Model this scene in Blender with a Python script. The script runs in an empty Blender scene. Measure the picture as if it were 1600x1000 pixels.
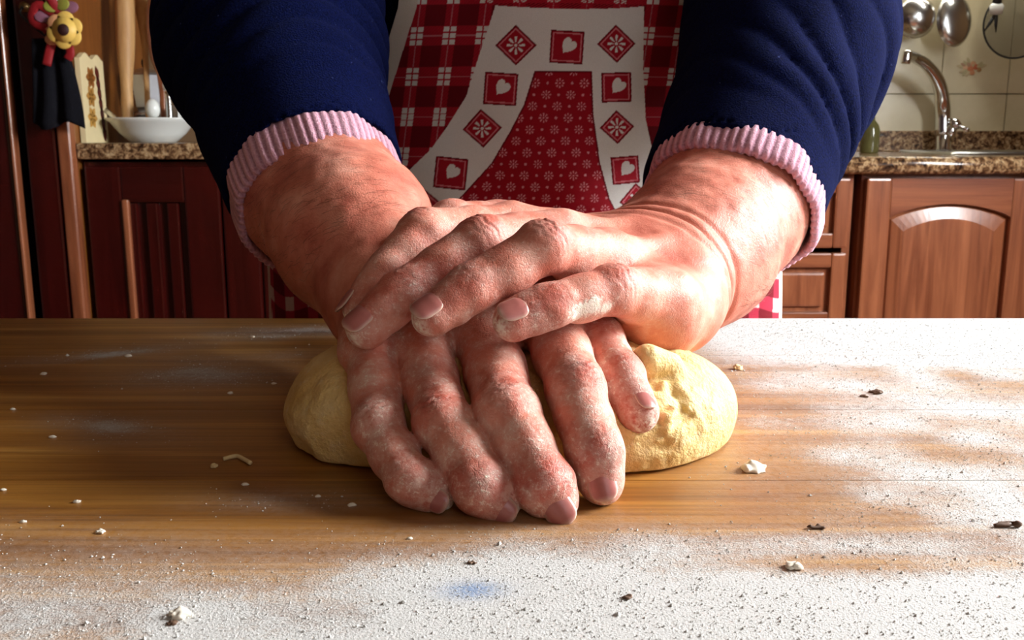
import bpy, bmesh, math, random
import numpy as np
from mathutils import Vector, Matrix

random.seed(7)
rng = np.random.default_rng(7)
SC = bpy.context.scene
COL = SC.collection

# ------------------------------------------------------------------ camera
PITCH = math.radians(10.98)
CAM_Z = 0.91
cam_data = bpy.data.cameras.new('camera')
cam_data.sensor_width = 36.0
cam_data.lens = 33.75
cam_data.clip_start = 0.02
cam_data.dof.use_dof = True
cam_data.dof.focus_distance = 0.37
cam_data.dof.aperture_fstop = 42.0
cam = bpy.data.objects.new('camera', cam_data)
COL.objects.link(cam)
cam.location = (0, 0, CAM_Z)
cam.rotation_euler = (math.pi / 2 - PITCH, 0, 0)
SC.camera = cam

# ------------------------------------------------------------------ light
world = bpy.data.worlds.new('world')
SC.world = world
world.use_nodes = True
bg = world.node_tree.nodes['Background']
bg.inputs['Color'].default_value = (0.75, 0.87, 1.0, 1)
bg.inputs['Strength'].default_value = 0.5

def area(name, loc, target, size, size_y, power, color, spread=180):
    d = bpy.data.lights.new(name, 'AREA')
    d.shape = 'RECTANGLE'; d.size = size; d.size_y = size_y
    d.energy = power; d.color = color; d.spread = math.radians(spread)
    o = bpy.data.objects.new(name, d); COL.objects.link(o)
    o.location = loc
    o.rotation_euler = (Vector(target) - Vector(loc)).to_track_quat('-Z', 'Y').to_euler()
    return o
# daylight entering through the window in the right wall
area('window_daylight', (1.60, 0.74, 1.46), (0.0, 0.42, 0.80), 0.86, 0.86, 104, (0.97, 0.985, 1.0))
# daylight of a second window behind the photographer, much weaker
area('rear_window_daylight', (0.95, -1.52, 1.70), (0.1, 0.6, 0.8), 0.85, 0.85, 3.2, (0.95, 0.97, 1.0))

SC.view_settings.view_transform = 'Standard'
SC.view_settings.look = 'None'
SC.view_settings.gamma = 1.0
SC.view_settings.use_curve_mapping = False
SC.view_settings.exposure = 0.34

# ------------------------------------------------------------------ helpers
def at(px, py, Y):
    """world point seen at a measured image position, at distance Y in front of the photographer"""
    u = (px - 800) / 1500; v = (500 - py) / 1500
    d = np.array([u, math.cos(PITCH) + v * math.sin(PITCH), -math.sin(PITCH) + v * math.cos(PITCH)])
    return np.array([0, 0, CAM_Z]) + d * (Y / d[1])

def on_plane(px, py, z):
    u = (px - 800) / 1500; v = (500 - py) / 1500
    d = np.array([u, math.cos(PITCH) + v * math.sin(PITCH), -math.sin(PITCH) + v * math.cos(PITCH)])
    return np.array([0, 0, CAM_Z]) + d * ((z - CAM_Z) / d[2])

def unit(v):
    v = np.asarray(v, float); return v / np.linalg.norm(v)

def link(o, parent=None):
    COL.objects.link(o)
    if parent is not None: o.parent = parent
    return o

def tag(o, label=None, cat=None, group=None, kind=None):
    if label: o['label'] = label
    if cat: o['category'] = cat
    if group: o['group'] = group
    if kind: o['kind'] = kind
    return o

def empty(name, loc=(0, 0, 0), label=None, cat=None, group=None):
    o = bpy.data.objects.new(name, None); COL.objects.link(o)
    o.location = loc; o.empty_display_size = 0.05
    return tag(o, label, cat, group)

def pymesh(name, verts, faces, mat=None, parent=None, smooth=True, loc=None):
    """object from vertex and face lists given in world space (the parent's place is taken off)"""
    me = bpy.data.meshes.new(name)
    v = np.asarray(verts, float)
    if parent is not None:
        p = parent
        off = np.zeros(3)
        while p is not None:
            off += np.array(p.location); p = p.parent
        v = v - off
    me.from_pydata(v.tolist(), [], [list(map(int, f)) for f in faces])
    if smooth: me.polygons.foreach_set('use_smooth', np.ones(len(me.polygons), bool))
    me.update()
    if mat: me.materials.append(mat)
    return link(bpy.data.objects.new(name, me), parent)

def quadmesh(name, verts, quads, mat=None, parent=None):
    """fast version of pymesh for big quad arrays"""
    off = np.zeros(3); p = parent
    while p is not None:
        off += np.array(p.location); p = p.parent
    v = (np.asarray(verts) - off).astype(np.float32)
    q = np.asarray(quads, np.int32)
    me = bpy.data.meshes.new(name)
    me.vertices.add(len(v)); me.vertices.foreach_set('co', v.ravel())
    k = q.shape[1]
    me.loops.add(q.size); me.loops.foreach_set('vertex_index', q.ravel())
    me.polygons.add(len(q))
    me.polygons.foreach_set('loop_start', np.arange(0, q.size, k, dtype=np.int32))
    me.polygons.foreach_set('use_smooth', np.ones(len(q), bool))
    me.update(calc_edges=True); me.validate()
    if mat: me.materials.append(mat)
    return link(bpy.data.objects.new(name, me), parent)

def vcolor(o, name, rgb):
    a = o.data.color_attributes.new(name, 'FLOAT_COLOR', 'POINT')
    c = np.ones((len(o.data.vertices), 4), np.float32)
    rgb = np.asarray(rgb, np.float32)
    c[:, :3] = rgb if rgb.ndim == 2 else rgb[:, None]
    a.data.foreach_set('color', c.ravel())

def bm_obj(name, bm, mat=None, parent=None, smooth=False, bevel=0.0, seg=2):
    if bevel > 0:
        bmesh.ops.bevel(bm, geom=list(bm.edges), offset=bevel, segments=seg, affect='EDGES', profile=0.6)
    off = Vector((0, 0, 0)); p = parent
    while p is not None:
        off += p.location; p = p.parent
    bmesh.ops.translate(bm, vec=-off, verts=bm.verts)
    bmesh.ops.recalc_face_normals(bm, faces=bm.faces)
    me = bpy.data.meshes.new(name); bm.to_mesh(me); bm.free()
    if smooth: me.polygons.foreach_set('use_smooth', np.ones(len(me.polygons), bool))
    if mat: me.materials.append(mat)
    return link(bpy.data.objects.new(name, me), parent)

def bx(bm, x0, x1, y0, y1, z0, z1):
    r = bmesh.ops.create_cube(bm, size=1.0)
    for v in r['verts']:
        v.co = Vector(((x0 + x1) / 2 + v.co.x * (x1 - x0), (y0 + y1) / 2 + v.co.y * (y1 - y0), (z0 + z1) / 2 + v.co.z * (z1 - z0)))
    return r['verts']

def box(name, x0, x1, y0, y1, z0, z1, mat, parent=None, bevel=0.0, seg=2):
    bm = bmesh.new(); bx(bm, x0, x1, y0, y1, z0, z1)
    return bm_obj(name, bm, mat, parent, bevel=bevel, seg=seg)

def lathe(prof, n=32, center=(0, 0, 0), axis=(0, 0, 1), closed=False, sx=1.0, sy=1.0, ang0=0.0):
    """profile [(radius, height)] turned round an axis"""
    ax = unit(axis); t = np.array([1.0, 0, 0]) if abs(ax[0]) < 0.9 else np.array([0, 1.0, 0])
    e1 = unit(t - ax * t.dot(ax)); e2 = np.cross(ax, e1)
    V = []; F = []
    for r, h in prof:
        for k in range(n):
            a = 2 * math.pi * k / n + ang0
            V.append(np.array(center) + ax * h + (e1 * math.cos(a) * sx + e2 * math.sin(a) * sy) * r)
    m = len(prof)
    for i in range(m - 1):
        for k in range(n):
            F.append((i * n + k, i * n + (k + 1) % n, (i + 1) * n + (k + 1) % n, (i + 1) * n + k))
    if closed:
        F.append(tuple(range(n))[::-1]); F.append(tuple((m - 1) * n + k for k in range(n)))
    return V, F

def tube(path, radii, n=12, caps=True, flat=None):
    """swept tube along points"""
    path = [np.asarray(p, float) for p in path]
    if np.isscalar(radii): radii = [radii] * len(path)
    V = []; F = []; prev = None
    for i, p in enumerate(path):
        d = unit(path[min(i + 1, len(path) - 1)] - path[max(i - 1, 0)])
        if prev is None:
            t = np.array([0, 0, 1.0]) if abs(d[2]) < 0.9 else np.array([1.0, 0, 0])
            e1 = unit(t - d * t.dot(d))
        else: e1 = unit(prev - d * prev.dot(d))
        prev = e1; e2 = np.cross(d, e1)
        for k in range(n):
            a = 2 * math.pi * k / n
            V.append(p + radii[i] * (e1 * math.cos(a) + e2 * math.sin(a) * (flat or 1.0)))
    for i in range(len(path) - 1):
        for k in range(n):
            F.append((i * n + k, i * n + (k + 1) % n, (i + 1) * n + (k + 1) % n, (i + 1) * n + k))
    if caps:
        F.append(tuple(range(n))[::-1]); F.append(tuple((len(path) - 1) * n + k for k in range(n)))
    return V, F

def bez(pts, n=24):
    """Catmull-Rom through points"""
    P = [np.asarray(p, float) for p in pts]
    P = [2 * P[0] - P[1]] + P + [2 * P[-1] - P[-2]]
    out = []
    segs = len(P) - 3
    for i in range(segs):
        for t in np.linspace(0, 1, n // segs + 1, endpoint=(i == segs - 1)):
            a, b, c, d = P[i:i + 4]
            out.append(0.5 * ((2 * b) + (c - a) * t + (2 * a - 5 * b + 4 * c - d) * t * t + (3 * b - a - 3 * c + d) * t ** 3))
    return out

# ---- materials
class N:
    """small node-tree writer"""
    def __init__(s, name):
        s.m = bpy.data.materials.new(name); s.m.use_nodes = True
        s.t = s.m.node_tree; s.b = s.t.nodes['Principled BSDF']
        s.out = s.t.nodes['Material Output']
    def n(s, typ, **kw):
        o = s.t.nodes.new(typ)
        for k, v in kw.items():
            if k.startswith('i_'): s.put(o, k[2:], v)
            else: setattr(o, k, v)
        return o
    def put(s, node, key, v):
        sock = node.inputs[int(key)] if key.isdigit() else node.inputs[key.replace('_', ' ')]
        if hasattr(v, 'links') or isinstance(v, bpy.types.NodeSocket): s.t.links.new(v, sock)
        else: sock.default_value = v
    def coord(s, kind='Object', scale=(1, 1, 1), rot=(0, 0, 0), loc=(0, 0, 0)):
        c = s.n('ShaderNodeTexCoord') if kind != 'World' else s.n('ShaderNodeNewGeometry')
        m = s.n('ShaderNodeMapping')
        s.t.links.new(c.outputs[kind if kind != 'World' else 'Position'], m.inputs['Vector'])
        m.inputs['Scale'].default_value = scale; m.inputs['Rotation'].default_value = rot; m.inputs['Location'].default_value = loc
        return m.outputs['Vector']
    def noise(s, vec, scale, detail=4, rough=0.55, dist=0.0):
        o = s.n('ShaderNodeTexNoise'); s.t.links.new(vec, o.inputs['Vector'])
        o.inputs['Scale'].default_value = scale; o.inputs['Detail'].default_value = detail
        o.inputs['Roughness'].default_value = rough; o.inputs['Distortion'].default_value = dist
        return o.outputs['Fac']
    def ramp(s, fac, stops):
        o = s.n('ShaderNodeValToRGB'); s.t.links.new(fac, o.inputs['Fac'])
        e = o.color_ramp.elements
        while len(e) < len(stops): e.new(0.5)
        for k, (p, c) in enumerate(stops):
            e[k].position = p
            e[k].color = (c, c, c, 1) if np.isscalar(c) else (*c, 1)
        return o.outputs['Color']
    def mix(s, fac, a, b, mode='MIX'):
        o = s.n('ShaderNodeMix', data_type='RGBA', blend_type=mode)
        for sock, v in ((o.inputs[0], fac), (o.inputs[6], a), (o.inputs[7], b)):
            if isinstance(v, bpy.types.NodeSocket): s.t.links.new(v, sock)
            elif np.isscalar(v): sock.default_value = v
            else: sock.default_value = (*v, 1)
        return o.outputs[2]
    def math(s, op, a, b=0.0, clamp=False):
        o = s.n('ShaderNodeMath', operation=op, use_clamp=clamp)
        for sock, v in ((o.inputs[0], a), (o.inputs[1], b)):
            if isinstance(v, bpy.types.NodeSocket): s.t.links.new(v, sock)
            else: sock.default_value = v
        return o.outputs[0]
    def attr(s, name):
        o = s.n('ShaderNodeAttribute'); o.attribute_name = name
        return o
    def bump(s, h, strength=0.3, dist=0.001, normal=None):
        o = s.n('ShaderNodeBump'); s.t.links.new(h, o.inputs['Height'])
        o.inputs['Strength'].default_value = strength; o.inputs['Distance'].default_value = dist
        if normal is not None: s.t.links.new(normal, o.inputs['Normal'])
        return o.outputs['Normal']
    def set(s, **kw):
        for k, v in kw.items():
            sock = s.b.inputs[k.replace('_', ' ')]
            if isinstance(v, bpy.types.NodeSocket): s.t.links.new(v, sock)
            elif isinstance(v, tuple) and len(v) == 3 and sock.type == 'RGBA': sock.default_value = (*v, 1)
            else: sock.default_value = v
        return s.m

def lin(r, g, b):
    f = lambda c: (c / 255 / 12.92) if c / 255 <= 0.04045 else ((c / 255 + 0.055) / 1.055) ** 2.4
    return (f(r), f(g), f(b))

def plain(name, rgb, rough=0.5, metal=0.0, var=0.08, scale=30, bump=0.0, **kw):
    n = N(name); v = n.coord('Object')
    f = n.noise(v, scale)
    c = n.mix(f, tuple(max(0, x * (1 - var)) for x in rgb), tuple(min(1, x * (1 + var)) for x in rgb))
    if bump: n.set(Normal=n.bump(f, bump, 0.002))
    return n.set(Base_Color=c, Roughness=rough, Metallic=metal, **kw)

def wood(name, dark, light, axis='Z', scale=1.0, rough=0.35, coat=0.0):
    n = N(name)
    s = {'X': (1.2, 22, 22), 'Y': (22, 1.2, 22), 'Z': (22, 22, 1.2)}[axis]
    oi = n.n('ShaderNodeObjectInfo')
    base = n.coord('World', scale=tuple(k * scale for k in s))
    add = n.n('ShaderNodeVectorMath', operation='ADD')
    n.t.links.new(base, add.inputs[0])
    mul = n.n('ShaderNodeMath', operation='MULTIPLY'); n.t.links.new(oi.outputs['Random'], mul.inputs[0]); mul.inputs[1].default_value = 40
    n.t.links.new(mul.outputs[0], add.inputs[1])
    v = add.outputs[0]
    f = n.noise(v, 1.6, 6, 0.62, 0.9)
    g = n.noise(v, 7.0, 3, 0.6)
    c = n.ramp(f, [(0.30, dark), (0.5, tuple((a + b) / 2 for a, b in zip(dark, light))), (0.70, light)])
    c = n.mix(n.math('MULTIPLY', g, 0.35), c, tuple(x * 0.55 for x in dark))
    n.set(Normal=n.bump(g, 0.08, 0.001))
    return n.set(Base_Color=c, Roughness=rough, Coat_Weight=coat, Coat_Roughness=0.15)

# ================================================================== THE ROOM
X0, X1, Y0, Y1, ZC = -1.75, 1.66, -1.60, 2.82, 2.60
M_wall = plain('wall_plaster', lin(124, 96, 66), 0.85, bump=0.1)
M_ceil = plain('ceiling_paint', lin(120, 104, 82), 0.9)
M_panel = plain('dark_wall_panelling', lin(58, 36, 24), 0.6)
M_grout = plain('grout', lin(150, 140, 115), 0.9)

def floor_mat():
    n = N('terracotta_floor'); v = n.coord('World', scale=(3, 3, 3))
    b = n.n('ShaderNodeTexBrick'); n.t.links.new(v, b.inputs['Vector'])
    b.offset = 0; b.inputs['Scale'].default_value = 1; b.inputs['Brick Width'].default_value = 1; b.inputs['Row Height'].default_value = 1
    b.inputs['Mortar Size'].default_value = 0.012
    b.inputs['Color1'].default_value = (*lin(150, 92, 62), 1); b.inputs['Color2'].default_value = (*lin(132, 76, 50), 1); b.inputs['Mortar'].default_value = (*lin(90, 75, 60), 1)
    return n.set(Base_Color=b.outputs['Color'], Roughness=0.5)
M_floor = floor_mat()

def structure(o):
    o['kind'] = 'structure'; return o

structure(box('floor', X0 - .1, X1 + .1, Y0 - .1, Y1 + .1, -0.05, 0.0, M_floor))
structure(box('ceiling', X0 - .1, X1 + .1, Y0 - .1, Y1 + .1, ZC, ZC + .05, M_ceil))
structure(box('wall_left', X0 - .1, X0, Y0 - .1, Y1 + .1, 0, ZC, M_panel))

def holed_wall(name, axis, c0, c1, a0, a1, h0, h1, wa0, wa1, wz0, wz1):
    """wall slab with one window opening"""
    bm = bmesh.new()
    for (p0, p1, q0, q1) in ((a0, wa0, h0, h1), (wa1, a1, h0, h1), (wa0, wa1, h0, wz0), (wa0, wa1, wz1, h1)):
        if axis == 'X': bx(bm, c0, c1, p0, p1, q0, q1)
        else: bx(bm, p0, p1, c0, c1, q0, q1)
    return structure(bm_obj(name, bm, M_wall))
WR = (0.26, 1.22, 0.96, 1.94)     # window in the right wall: y0 y1 z0 z1
holed_wall('wall_right', 'X', X1, X1 + .1, Y0 - .1, Y1 + .1, 0, ZC, *WR)
WF = (0.45, 1.45, 1.20, 2.20)    # window behind the photographer: x0 x1 z0 z1
holed_wall('wall_front', 'Y', Y0 - .1, Y0, X0, X1, 0, ZC, *WF)

M_white = plain('white_paint', lin(235, 232, 224), 0.4)
gl = N('window_glass'); M_glass = gl.set(Base_Color=(1, 1, 1), Roughness=0.0, Transmission_Weight=1.0, IOR=1.02)
def window(name, axis, c, a0, a1, z0, z1):
    w = empty(name, ((c, (a0 + a1) / 2, z0) if axis == 'X' else ((a0 + a1) / 2, c, z0))); structure(w)
    def b(nm, p0, p1, q0, q1, t0, t1, m):
        if axis == 'X': return box(nm, c + t0, c + t1, p0, p1, q0, q1, m, w, bevel=0.003)
        return box(nm, p0, p1, c + t0, c + t1, q0, q1, m, w, bevel=0.003)
    t = 0.055; mid = (a0 + a1) / 2
    b('window_frame', a0, a0 + t, z0, z1, 0.0, .05, M_white); b('window_frame', a1 - t, a1, z0, z1, 0.0, .05, M_white)
    b('window_frame', a0 + t, a1 - t, z0, z0 + t, 0.0, .05, M_white); b('window_frame', a0 + t, a1 - t, z1 - t, z1, 0.0, .05, M_white)
    b('mullion', mid - .025, mid + .025, z0 + t, z1 - t, 0.0, .05, M_white)
    b('window_sill', a0 - .04, a1 + .04, z0 - .03, z0, -.06 if axis == 'X' else 0, .0 if axis == 'X' else .06, M_white)
    b('pane', a0 + t, mid - .025, z0 + t, z1 - t, .022, .026, M_glass); b('pane', mid + .025, a1 - t, z0 + t, z1 - t, .022, .026, M_glass)
window('window_1', 'X', X1 + .02, *WR)
window('window_2', 'Y', Y0 - .07, *WF)

# back wall with ceramic tiles over the sink side
wb = structure(box('wall_back', X0 - .1, X1 + .1, Y1, Y1 + .1, 0, ZC, M_wall))
def tile_mat():
    n = N('cream_ceramic_tile'); v = n.coord('World', scale=(1, 1, 1)); oi = n.n('ShaderNodeObjectInfo')
    f = n.noise(v, 9, 4); c = n.ramp(f, [(0.3, lin(196, 186, 152)), (0.7, lin(216, 208, 178))])
    c = n.mix(oi.outputs['Random'], c, n.mix(0.5, c, lin(205, 192, 156)))
    return n.set(Base_Color=c, Roughness=0.22, Normal=n.bump(n.noise(v, 14, 2), 0.15, 0.004))
M_tile = tile_mat()
TY = Y1 - 0.008
px2x = lambda px, Y: (px - 800) / 1500 * Y * 1.0
tw, th = 0.1905, 0.262
gx = 1.220; gz = 1.021                      # a grout crossing
box('grout_bed', 0.20, X1, Y1 - 0.0035, Y1, 0.60, 1.60, M_grout, wb)
tb = bmesh.new(); bx(tb, -tw / 2 + .0012, tw / 2 - .0012, -0.004, 0.004, -th / 2 + .0012, th / 2 - .0012)
bmesh.ops.bevel(tb, geom=list(tb.edges), offset=0.0012, segments=2, affect='EDGES')
tme = bpy.data.meshes.new('tile'); tb.to_mesh(tme); tb.free(); tme.materials.append(M_tile)
for i in range(-5, 3):
    for j in range(-1, 3):
        cx = gx + (i + .5) * tw; cz = gz + (j + .5) * th
        if cx > X1 or cx < 0.25: continue
        t = bpy.data.objects.new('tile', tme); link(t, wb)
        t.location = Vector((cx, TY - 0.001, cz)) - wb.location
# the little painted bouquet on one tile
mv, mf, mc = [], [], []
def blob(cx, cz, rx, rz, col, rot=0.0, n=10):
    b = len(mv)
    mv.append((cx, TY - 0.0062, cz)); mc.append(col)
    for k in range(n):
        a = 2 * math.pi * k / n; dx, dz = rx * math.cos(a), rz * math.sin(a)
        mv.append((cx + dx * math.cos(rot) - dz * math.sin(rot), TY - 0.0058, cz + dx * math.sin(rot) + dz * math.cos(rot))); mc.append(col)
        mf.append((b, b + 1 + k, b + 1 + (k + 1) % n))
mcx, mcz = float(at(1517, 107, TY)[0]), float(at(1517, 107, TY)[2])
for k in range(16):
    a = random.uniform(0, 2 * math.pi); r = random.uniform(0.4, 1.0)
    col = random.choice([lin(170, 160, 120), lin(184, 168, 130), lin(165, 130, 100)])
    blob(mcx + .036 * r * math.cos(a), mcz + .024 * r * math.sin(a), .011, .0045, col, a)
for dx, dz, r, col in ((-.004, 0, .011, lin(196, 120, 80)), (.011, .004, .009, lin(176, 96, 60)), (-.018, .003, .009, lin(205, 165, 130)), (.003, .013, .008, lin(200, 150, 110)), (.002, -.012, .008, lin(190, 130, 90)), (.021, -.004, .007, lin(160, 120, 70))):
    blob(mcx + dx, mcz + dz, r, r * .9, col)
nm = N('bouquet_glaze'); M_glaze = nm.set(Base_Color=nm.attr('print').outputs['Color'], Roughness=0.3)
mo = pymesh('painted_bouquet', mv, mf, M_glaze, wb, smooth=False); vcolor(mo, 'print', np.array(mc))

# ================================================================== signed-distance modelling of soft bodies
def smin(a, b, k):
    h = np.maximum(k - np.abs(a - b), 0.0) / k
    return np.minimum(a, b) - h * h * k * 0.25

def cone(p, a, b, ra, rb):
    """capsule between a and b whose radius runs from ra to rb"""
    a = np.asarray(a, np.float32); ba = np.asarray(b, np.float32) - a
    pa = p - a
    h = np.clip(pa @ ba / max(float(ba @ ba), 1e-12), 0, 1)
    q = pa - h[:, None] * ba
    return np.sqrt(np.einsum('ij,ij->i', q, q)) - (ra + (rb - ra) * h)

def ball(p, c, r):
    q = p - np.asarray(c, np.float32)
    return np.sqrt(np.einsum('ij,ij->i', q, q)) - r

def ellips(p, c, R):
    q = p - np.asarray(c, np.float32); R = np.asarray(R, np.float32)
    k0 = np.linalg.norm(q / R, axis=1); k1 = np.linalg.norm(q / (R * R), axis=1)
    return k0 * (k0 - 1.0) / np.maximum(k1, 1e-9)

def lattice_noise(p, scale, seed):
    """smooth value noise on points"""
    r = np.random.default_rng(seed); T = r.random((32, 32, 32)).astype(np.float32)
    q = p * scale; i = np.floor(q).astype(int); f = (q - i).astype(np.float32); f = f * f * (3 - 2 * f)
    out = np.zeros(len(p), np.float32)
    for dx in (0, 1):
        for dy in (0, 1):
            for dz in (0, 1):
                w = (f[:, 0] if dx else 1 - f[:, 0]) * (f[:, 1] if dy else 1 - f[:, 1]) * (f[:, 2] if dz else 1 - f[:, 2])
                out += w * T[(i[:, 0] + dx) & 31, (i[:, 1] + dy) & 31, (i[:, 2] + dz) & 31]
    return out * 2 - 1

def polygonise(f, lo, hi, h, coarse=8, lip=1.35):
    """surface nets of f(points)=0 inside a box, evaluated only near the surface"""
    lo = np.asarray(lo, np.float32); hi = np.asarray(hi, np.float32)
    n = (np.ceil((hi - lo) / (h * coarse)).astype(int)) * coarse
    nc = n // coarse
    ax = [lo[k] + (np.arange(nc[k]) + 0.5) * h * coarse for k in range(3)]
    g = np.stack(np.meshgrid(*ax, indexing='ij'), -1).reshape(-1, 3).astype(np.float32)
    fc = np.concatenate([f(g[i:i + 200000]) for i in range(0, len(g), 200000)]).reshape(nc)
    act = np.abs(fc) < h * coarse * 0.87 * lip + 0.002
    F = np.repeat(np.repeat(np.repeat(np.where(fc > 0, 1.0, -1.0).astype(np.float32), coarse, 0), coarse, 1), coarse, 2)
    idx = np.argwhere(act)
    sub = np.stack(np.meshgrid(*[np.arange(coarse)] * 3, indexing='ij'), -1).reshape(-1, 3)
    for s in range(0, len(idx), 400):
        ii = (idx[s:s + 400, None, :] * coarse + sub[None]).reshape(-1, 3)
        F[ii[:, 0], ii[:, 1], ii[:, 2]] = f((lo + (ii + 0.0) * h).astype(np.float32))
    S = F < 0
    c = S[:-1, :-1, :-1].astype(np.int8)
    cnt = np.zeros_like(c)
    for dx in (0, 1):
        for dy in (0, 1):
            for dz in (0, 1):
                cnt += S[dx:S.shape[0] - 1 + dx, dy:S.shape[1] - 1 + dy, dz:S.shape[2] - 1 + dz]
    cells = np.argwhere((cnt > 0) & (cnt < 8))
    vid = np.full(c.shape, -1, np.int32); vid[cells[:, 0], cells[:, 1], cells[:, 2]] = np.arange(len(cells))
    acc = np.zeros((len(cells), 3)); num = np.zeros(len(cells))
    corners = [(x, y, z) for x in (0, 1) for y in (0, 1) for z in (0, 1)]
    val = {k: F[cells[:, 0] + k[0], cells[:, 1] + k[1], cells[:, 2] + k[2]] for k in corners}
    for k in corners:
        for a in range(3):
            if k[a]: continue
            k2 = list(k); k2[a] = 1; k2 = tuple(k2)
            m = (val[k] < 0) != (val[k2] < 0)
            t = np.where(m, val[k] / np.where(m, val[k] - val[k2], 1), 0)
            pt = np.tile(np.array(k, float), (len(cells), 1)); pt[:, a] += t
            acc += pt * m[:, None]; num += m
    V = lo + (cells + acc / num[:, None]) * h
    Q = []
    for a in range(3):
        b, c2 = (a + 1) % 3, (a + 2) % 3
        sl0 = [slice(1, -1)] * 3; sl1 = [slice(1, -1)] * 3
        sl0[a] = slice(0, -1); sl1[a] = slice(1, None)
        A, B = S[tuple(sl0)], S[tuple(sl1)]
        e = np.argwhere(A != B)
        if len(e) == 0: continue
        flip = A[e[:, 0], e[:, 1], e[:, 2]]
        off = np.ones(3, int); off[a] = 0
        e = e + off
        def cell(db, dc):
            q = e.copy(); q[:, b] -= db; q[:, c2] -= dc
            return vid[q[:, 0], q[:, 1], q[:, 2]]
        q = np.stack([cell(1, 1), cell(0, 1), cell(0, 0), cell(1, 0)], 1)
        q[~flip] = q[~flip][:, ::-1]
        Q.append(q)
    Q = np.concatenate(Q); Q = Q[(Q >= 0).all(1)]
    return V, Q

def relax(V, Q, it=2, w=0.5):
    """Laplacian smoothing"""
    e = np.concatenate([Q[:, [0, 1]], Q[:, [1, 2]], Q[:, [2, 3]], Q[:, [3, 0]]])
    e = np.concatenate([e, e[:, ::-1]])
    for _ in range(it):
        s = np.stack([np.bincount(e[:, 0], V[e[:, 1], k], len(V)) for k in range(3)], 1)
        c = np.bincount(e[:, 0], minlength=len(V))[:, None]
        V = V * (1 - w) + w * s / np.maximum(c, 1)
    return V

class Finger:
    """joint chain knuckle -> tip with radii and the direction its back faces"""
    def __init__(s, J, R, back, crease=1.0):
        s.J = [np.asarray(j, float) for j in J]; s.R = R; s.crease = crease
        s.dirs = [unit(s.J[i + 1] - s.J[i]) for i in range(len(J) - 1)]
        s.back = []
        for i in range(len(J)):
            d = unit((s.dirs[i - 1] if i > 0 else s.dirs[0]) + (s.dirs[i] if i < len(s.dirs) else s.dirs[-1]))
            b = np.asarray(back, float); s.back.append(unit(b - d * b.dot(d)))
        lo = np.min(s.J, 0) - max(R) * 2.2; hi = np.max(s.J, 0) + max(R) * 2.2
        s.box = lo.astype(np.float32), hi.astype(np.float32)
    def __call__(s, p):
        out = np.full(len(p), 0.05, np.float32)
        m = ((p > s.box[0]) & (p < s.box[1])).all(1)
        if not m.any(): return out
        q = p[m]; d = None; J, R = s.J, s.R
        for i in range(len(J) - 1):
            c = cone(q, J[i], J[i + 1], R[i], R[i + 1])
            # the flesh of the palm side bulges between the joints
            mid = (J[i] + J[i + 1]) / 2 - s.back[i] * R[i] * 0.12
            c = smin(c, ball(q, mid, (R[i] + R[i + 1]) / 2 * 0.985), 0.004)
            d = c if d is None else smin(d, c, 0.0035)
        for i in range(1, len(J) - 1):       # bony knuckles
            d = smin(d, ball(q, J[i] + s.back[i] * R[i] * (0.16 if i == 1 else .08), R[i] * 0.92), 0.004)
        # pulp of the fingertip and the flat under the nail
        tip = J[-1]; dl = s.dirs[-1]
        d = smin(d, ball(q, tip - s.back[-1] * R[-1] * 0.12 + dl * R[-1] * 0.12, R[-1] * 0.96), 0.003)
        # skin folds over the joints
        for i in range(1, len(J) - 1):
            axl = unit(s.dirs[i - 1] + s.dirs[i]); v = q - J[i].astype(np.float32)
            side = np.cross(axl, s.back[i])
            a = v @ axl; lat = v @ side; b = v @ s.back[i]
            dors = np.clip(b / (R[i] * 0.9), 0, 1) ** 1.3
            big = 1.0 if i == 1 else 0.7
            a2 = a + 0.30 * lat * lat / R[i] + 0.0007 * np.sin(lat * 900 + i)
            for off, dep in ((-0.0052, .42), (-0.0026, .62), (0.0004, .85), (0.0030, .60), (0.0056, .38)):
                w = 0.00100
                d = d + s.crease * big * dep * 0.00135 * dors * np.exp(-((a2 - off * (1 if i == 1 else .7)) / w) ** 2)
            # bend crease on the sides
        out[m] = d
        return out

# ================================================================== THE PERSON
person = empty('person', (0.02, 0.86, 0.0), 'person in navy sweater and red patterned apron kneading dough with stacked hands', 'person')

RB = (0.10, -0.62, 0.78)      # backs of the lower hand's fingers
LB = (-0.28, -0.62, 0.73)     # backs of the upper hand's fingers
right = {
 'pinky':  Finger([at(582, 545, .388), at(592, 668, .346), at(640, 748, .324), at(676, 770, .322)], [.0110, .0098, .0082, .0068], (-.15, -.62, .75)),
 'ring':   Finger([at(657, 532, .391), at(690, 660, .342), at(752, 758, .318), at(776, 780, .3170)], [.0118, .0108, .0092, .0076], (0, -.64, .76)),
 'middle': Finger([at(757, 522, .393), at(792, 645, .342), at(848, 752, .318), at(866, 779, .3165)], [.0126, .0119, .0102, .0084], RB),
 'index':  Finger([at(862, 505, .394), at(900, 608, .352), at(926, 700, .331), at(938, 750, .3265)], [.0120, .0113, .0100, .0080], (.12, -.68, .72)),
 'thumb':  Finger([at(905, 480, .425), at(936, 535, .390), at(966, 588, .369), at(996, 641, .3555)], [.0120, .0100, .0092, .0074], (.35, -.45, .8), 0.5),
}
rw = at(604, 455, .468)
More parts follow.
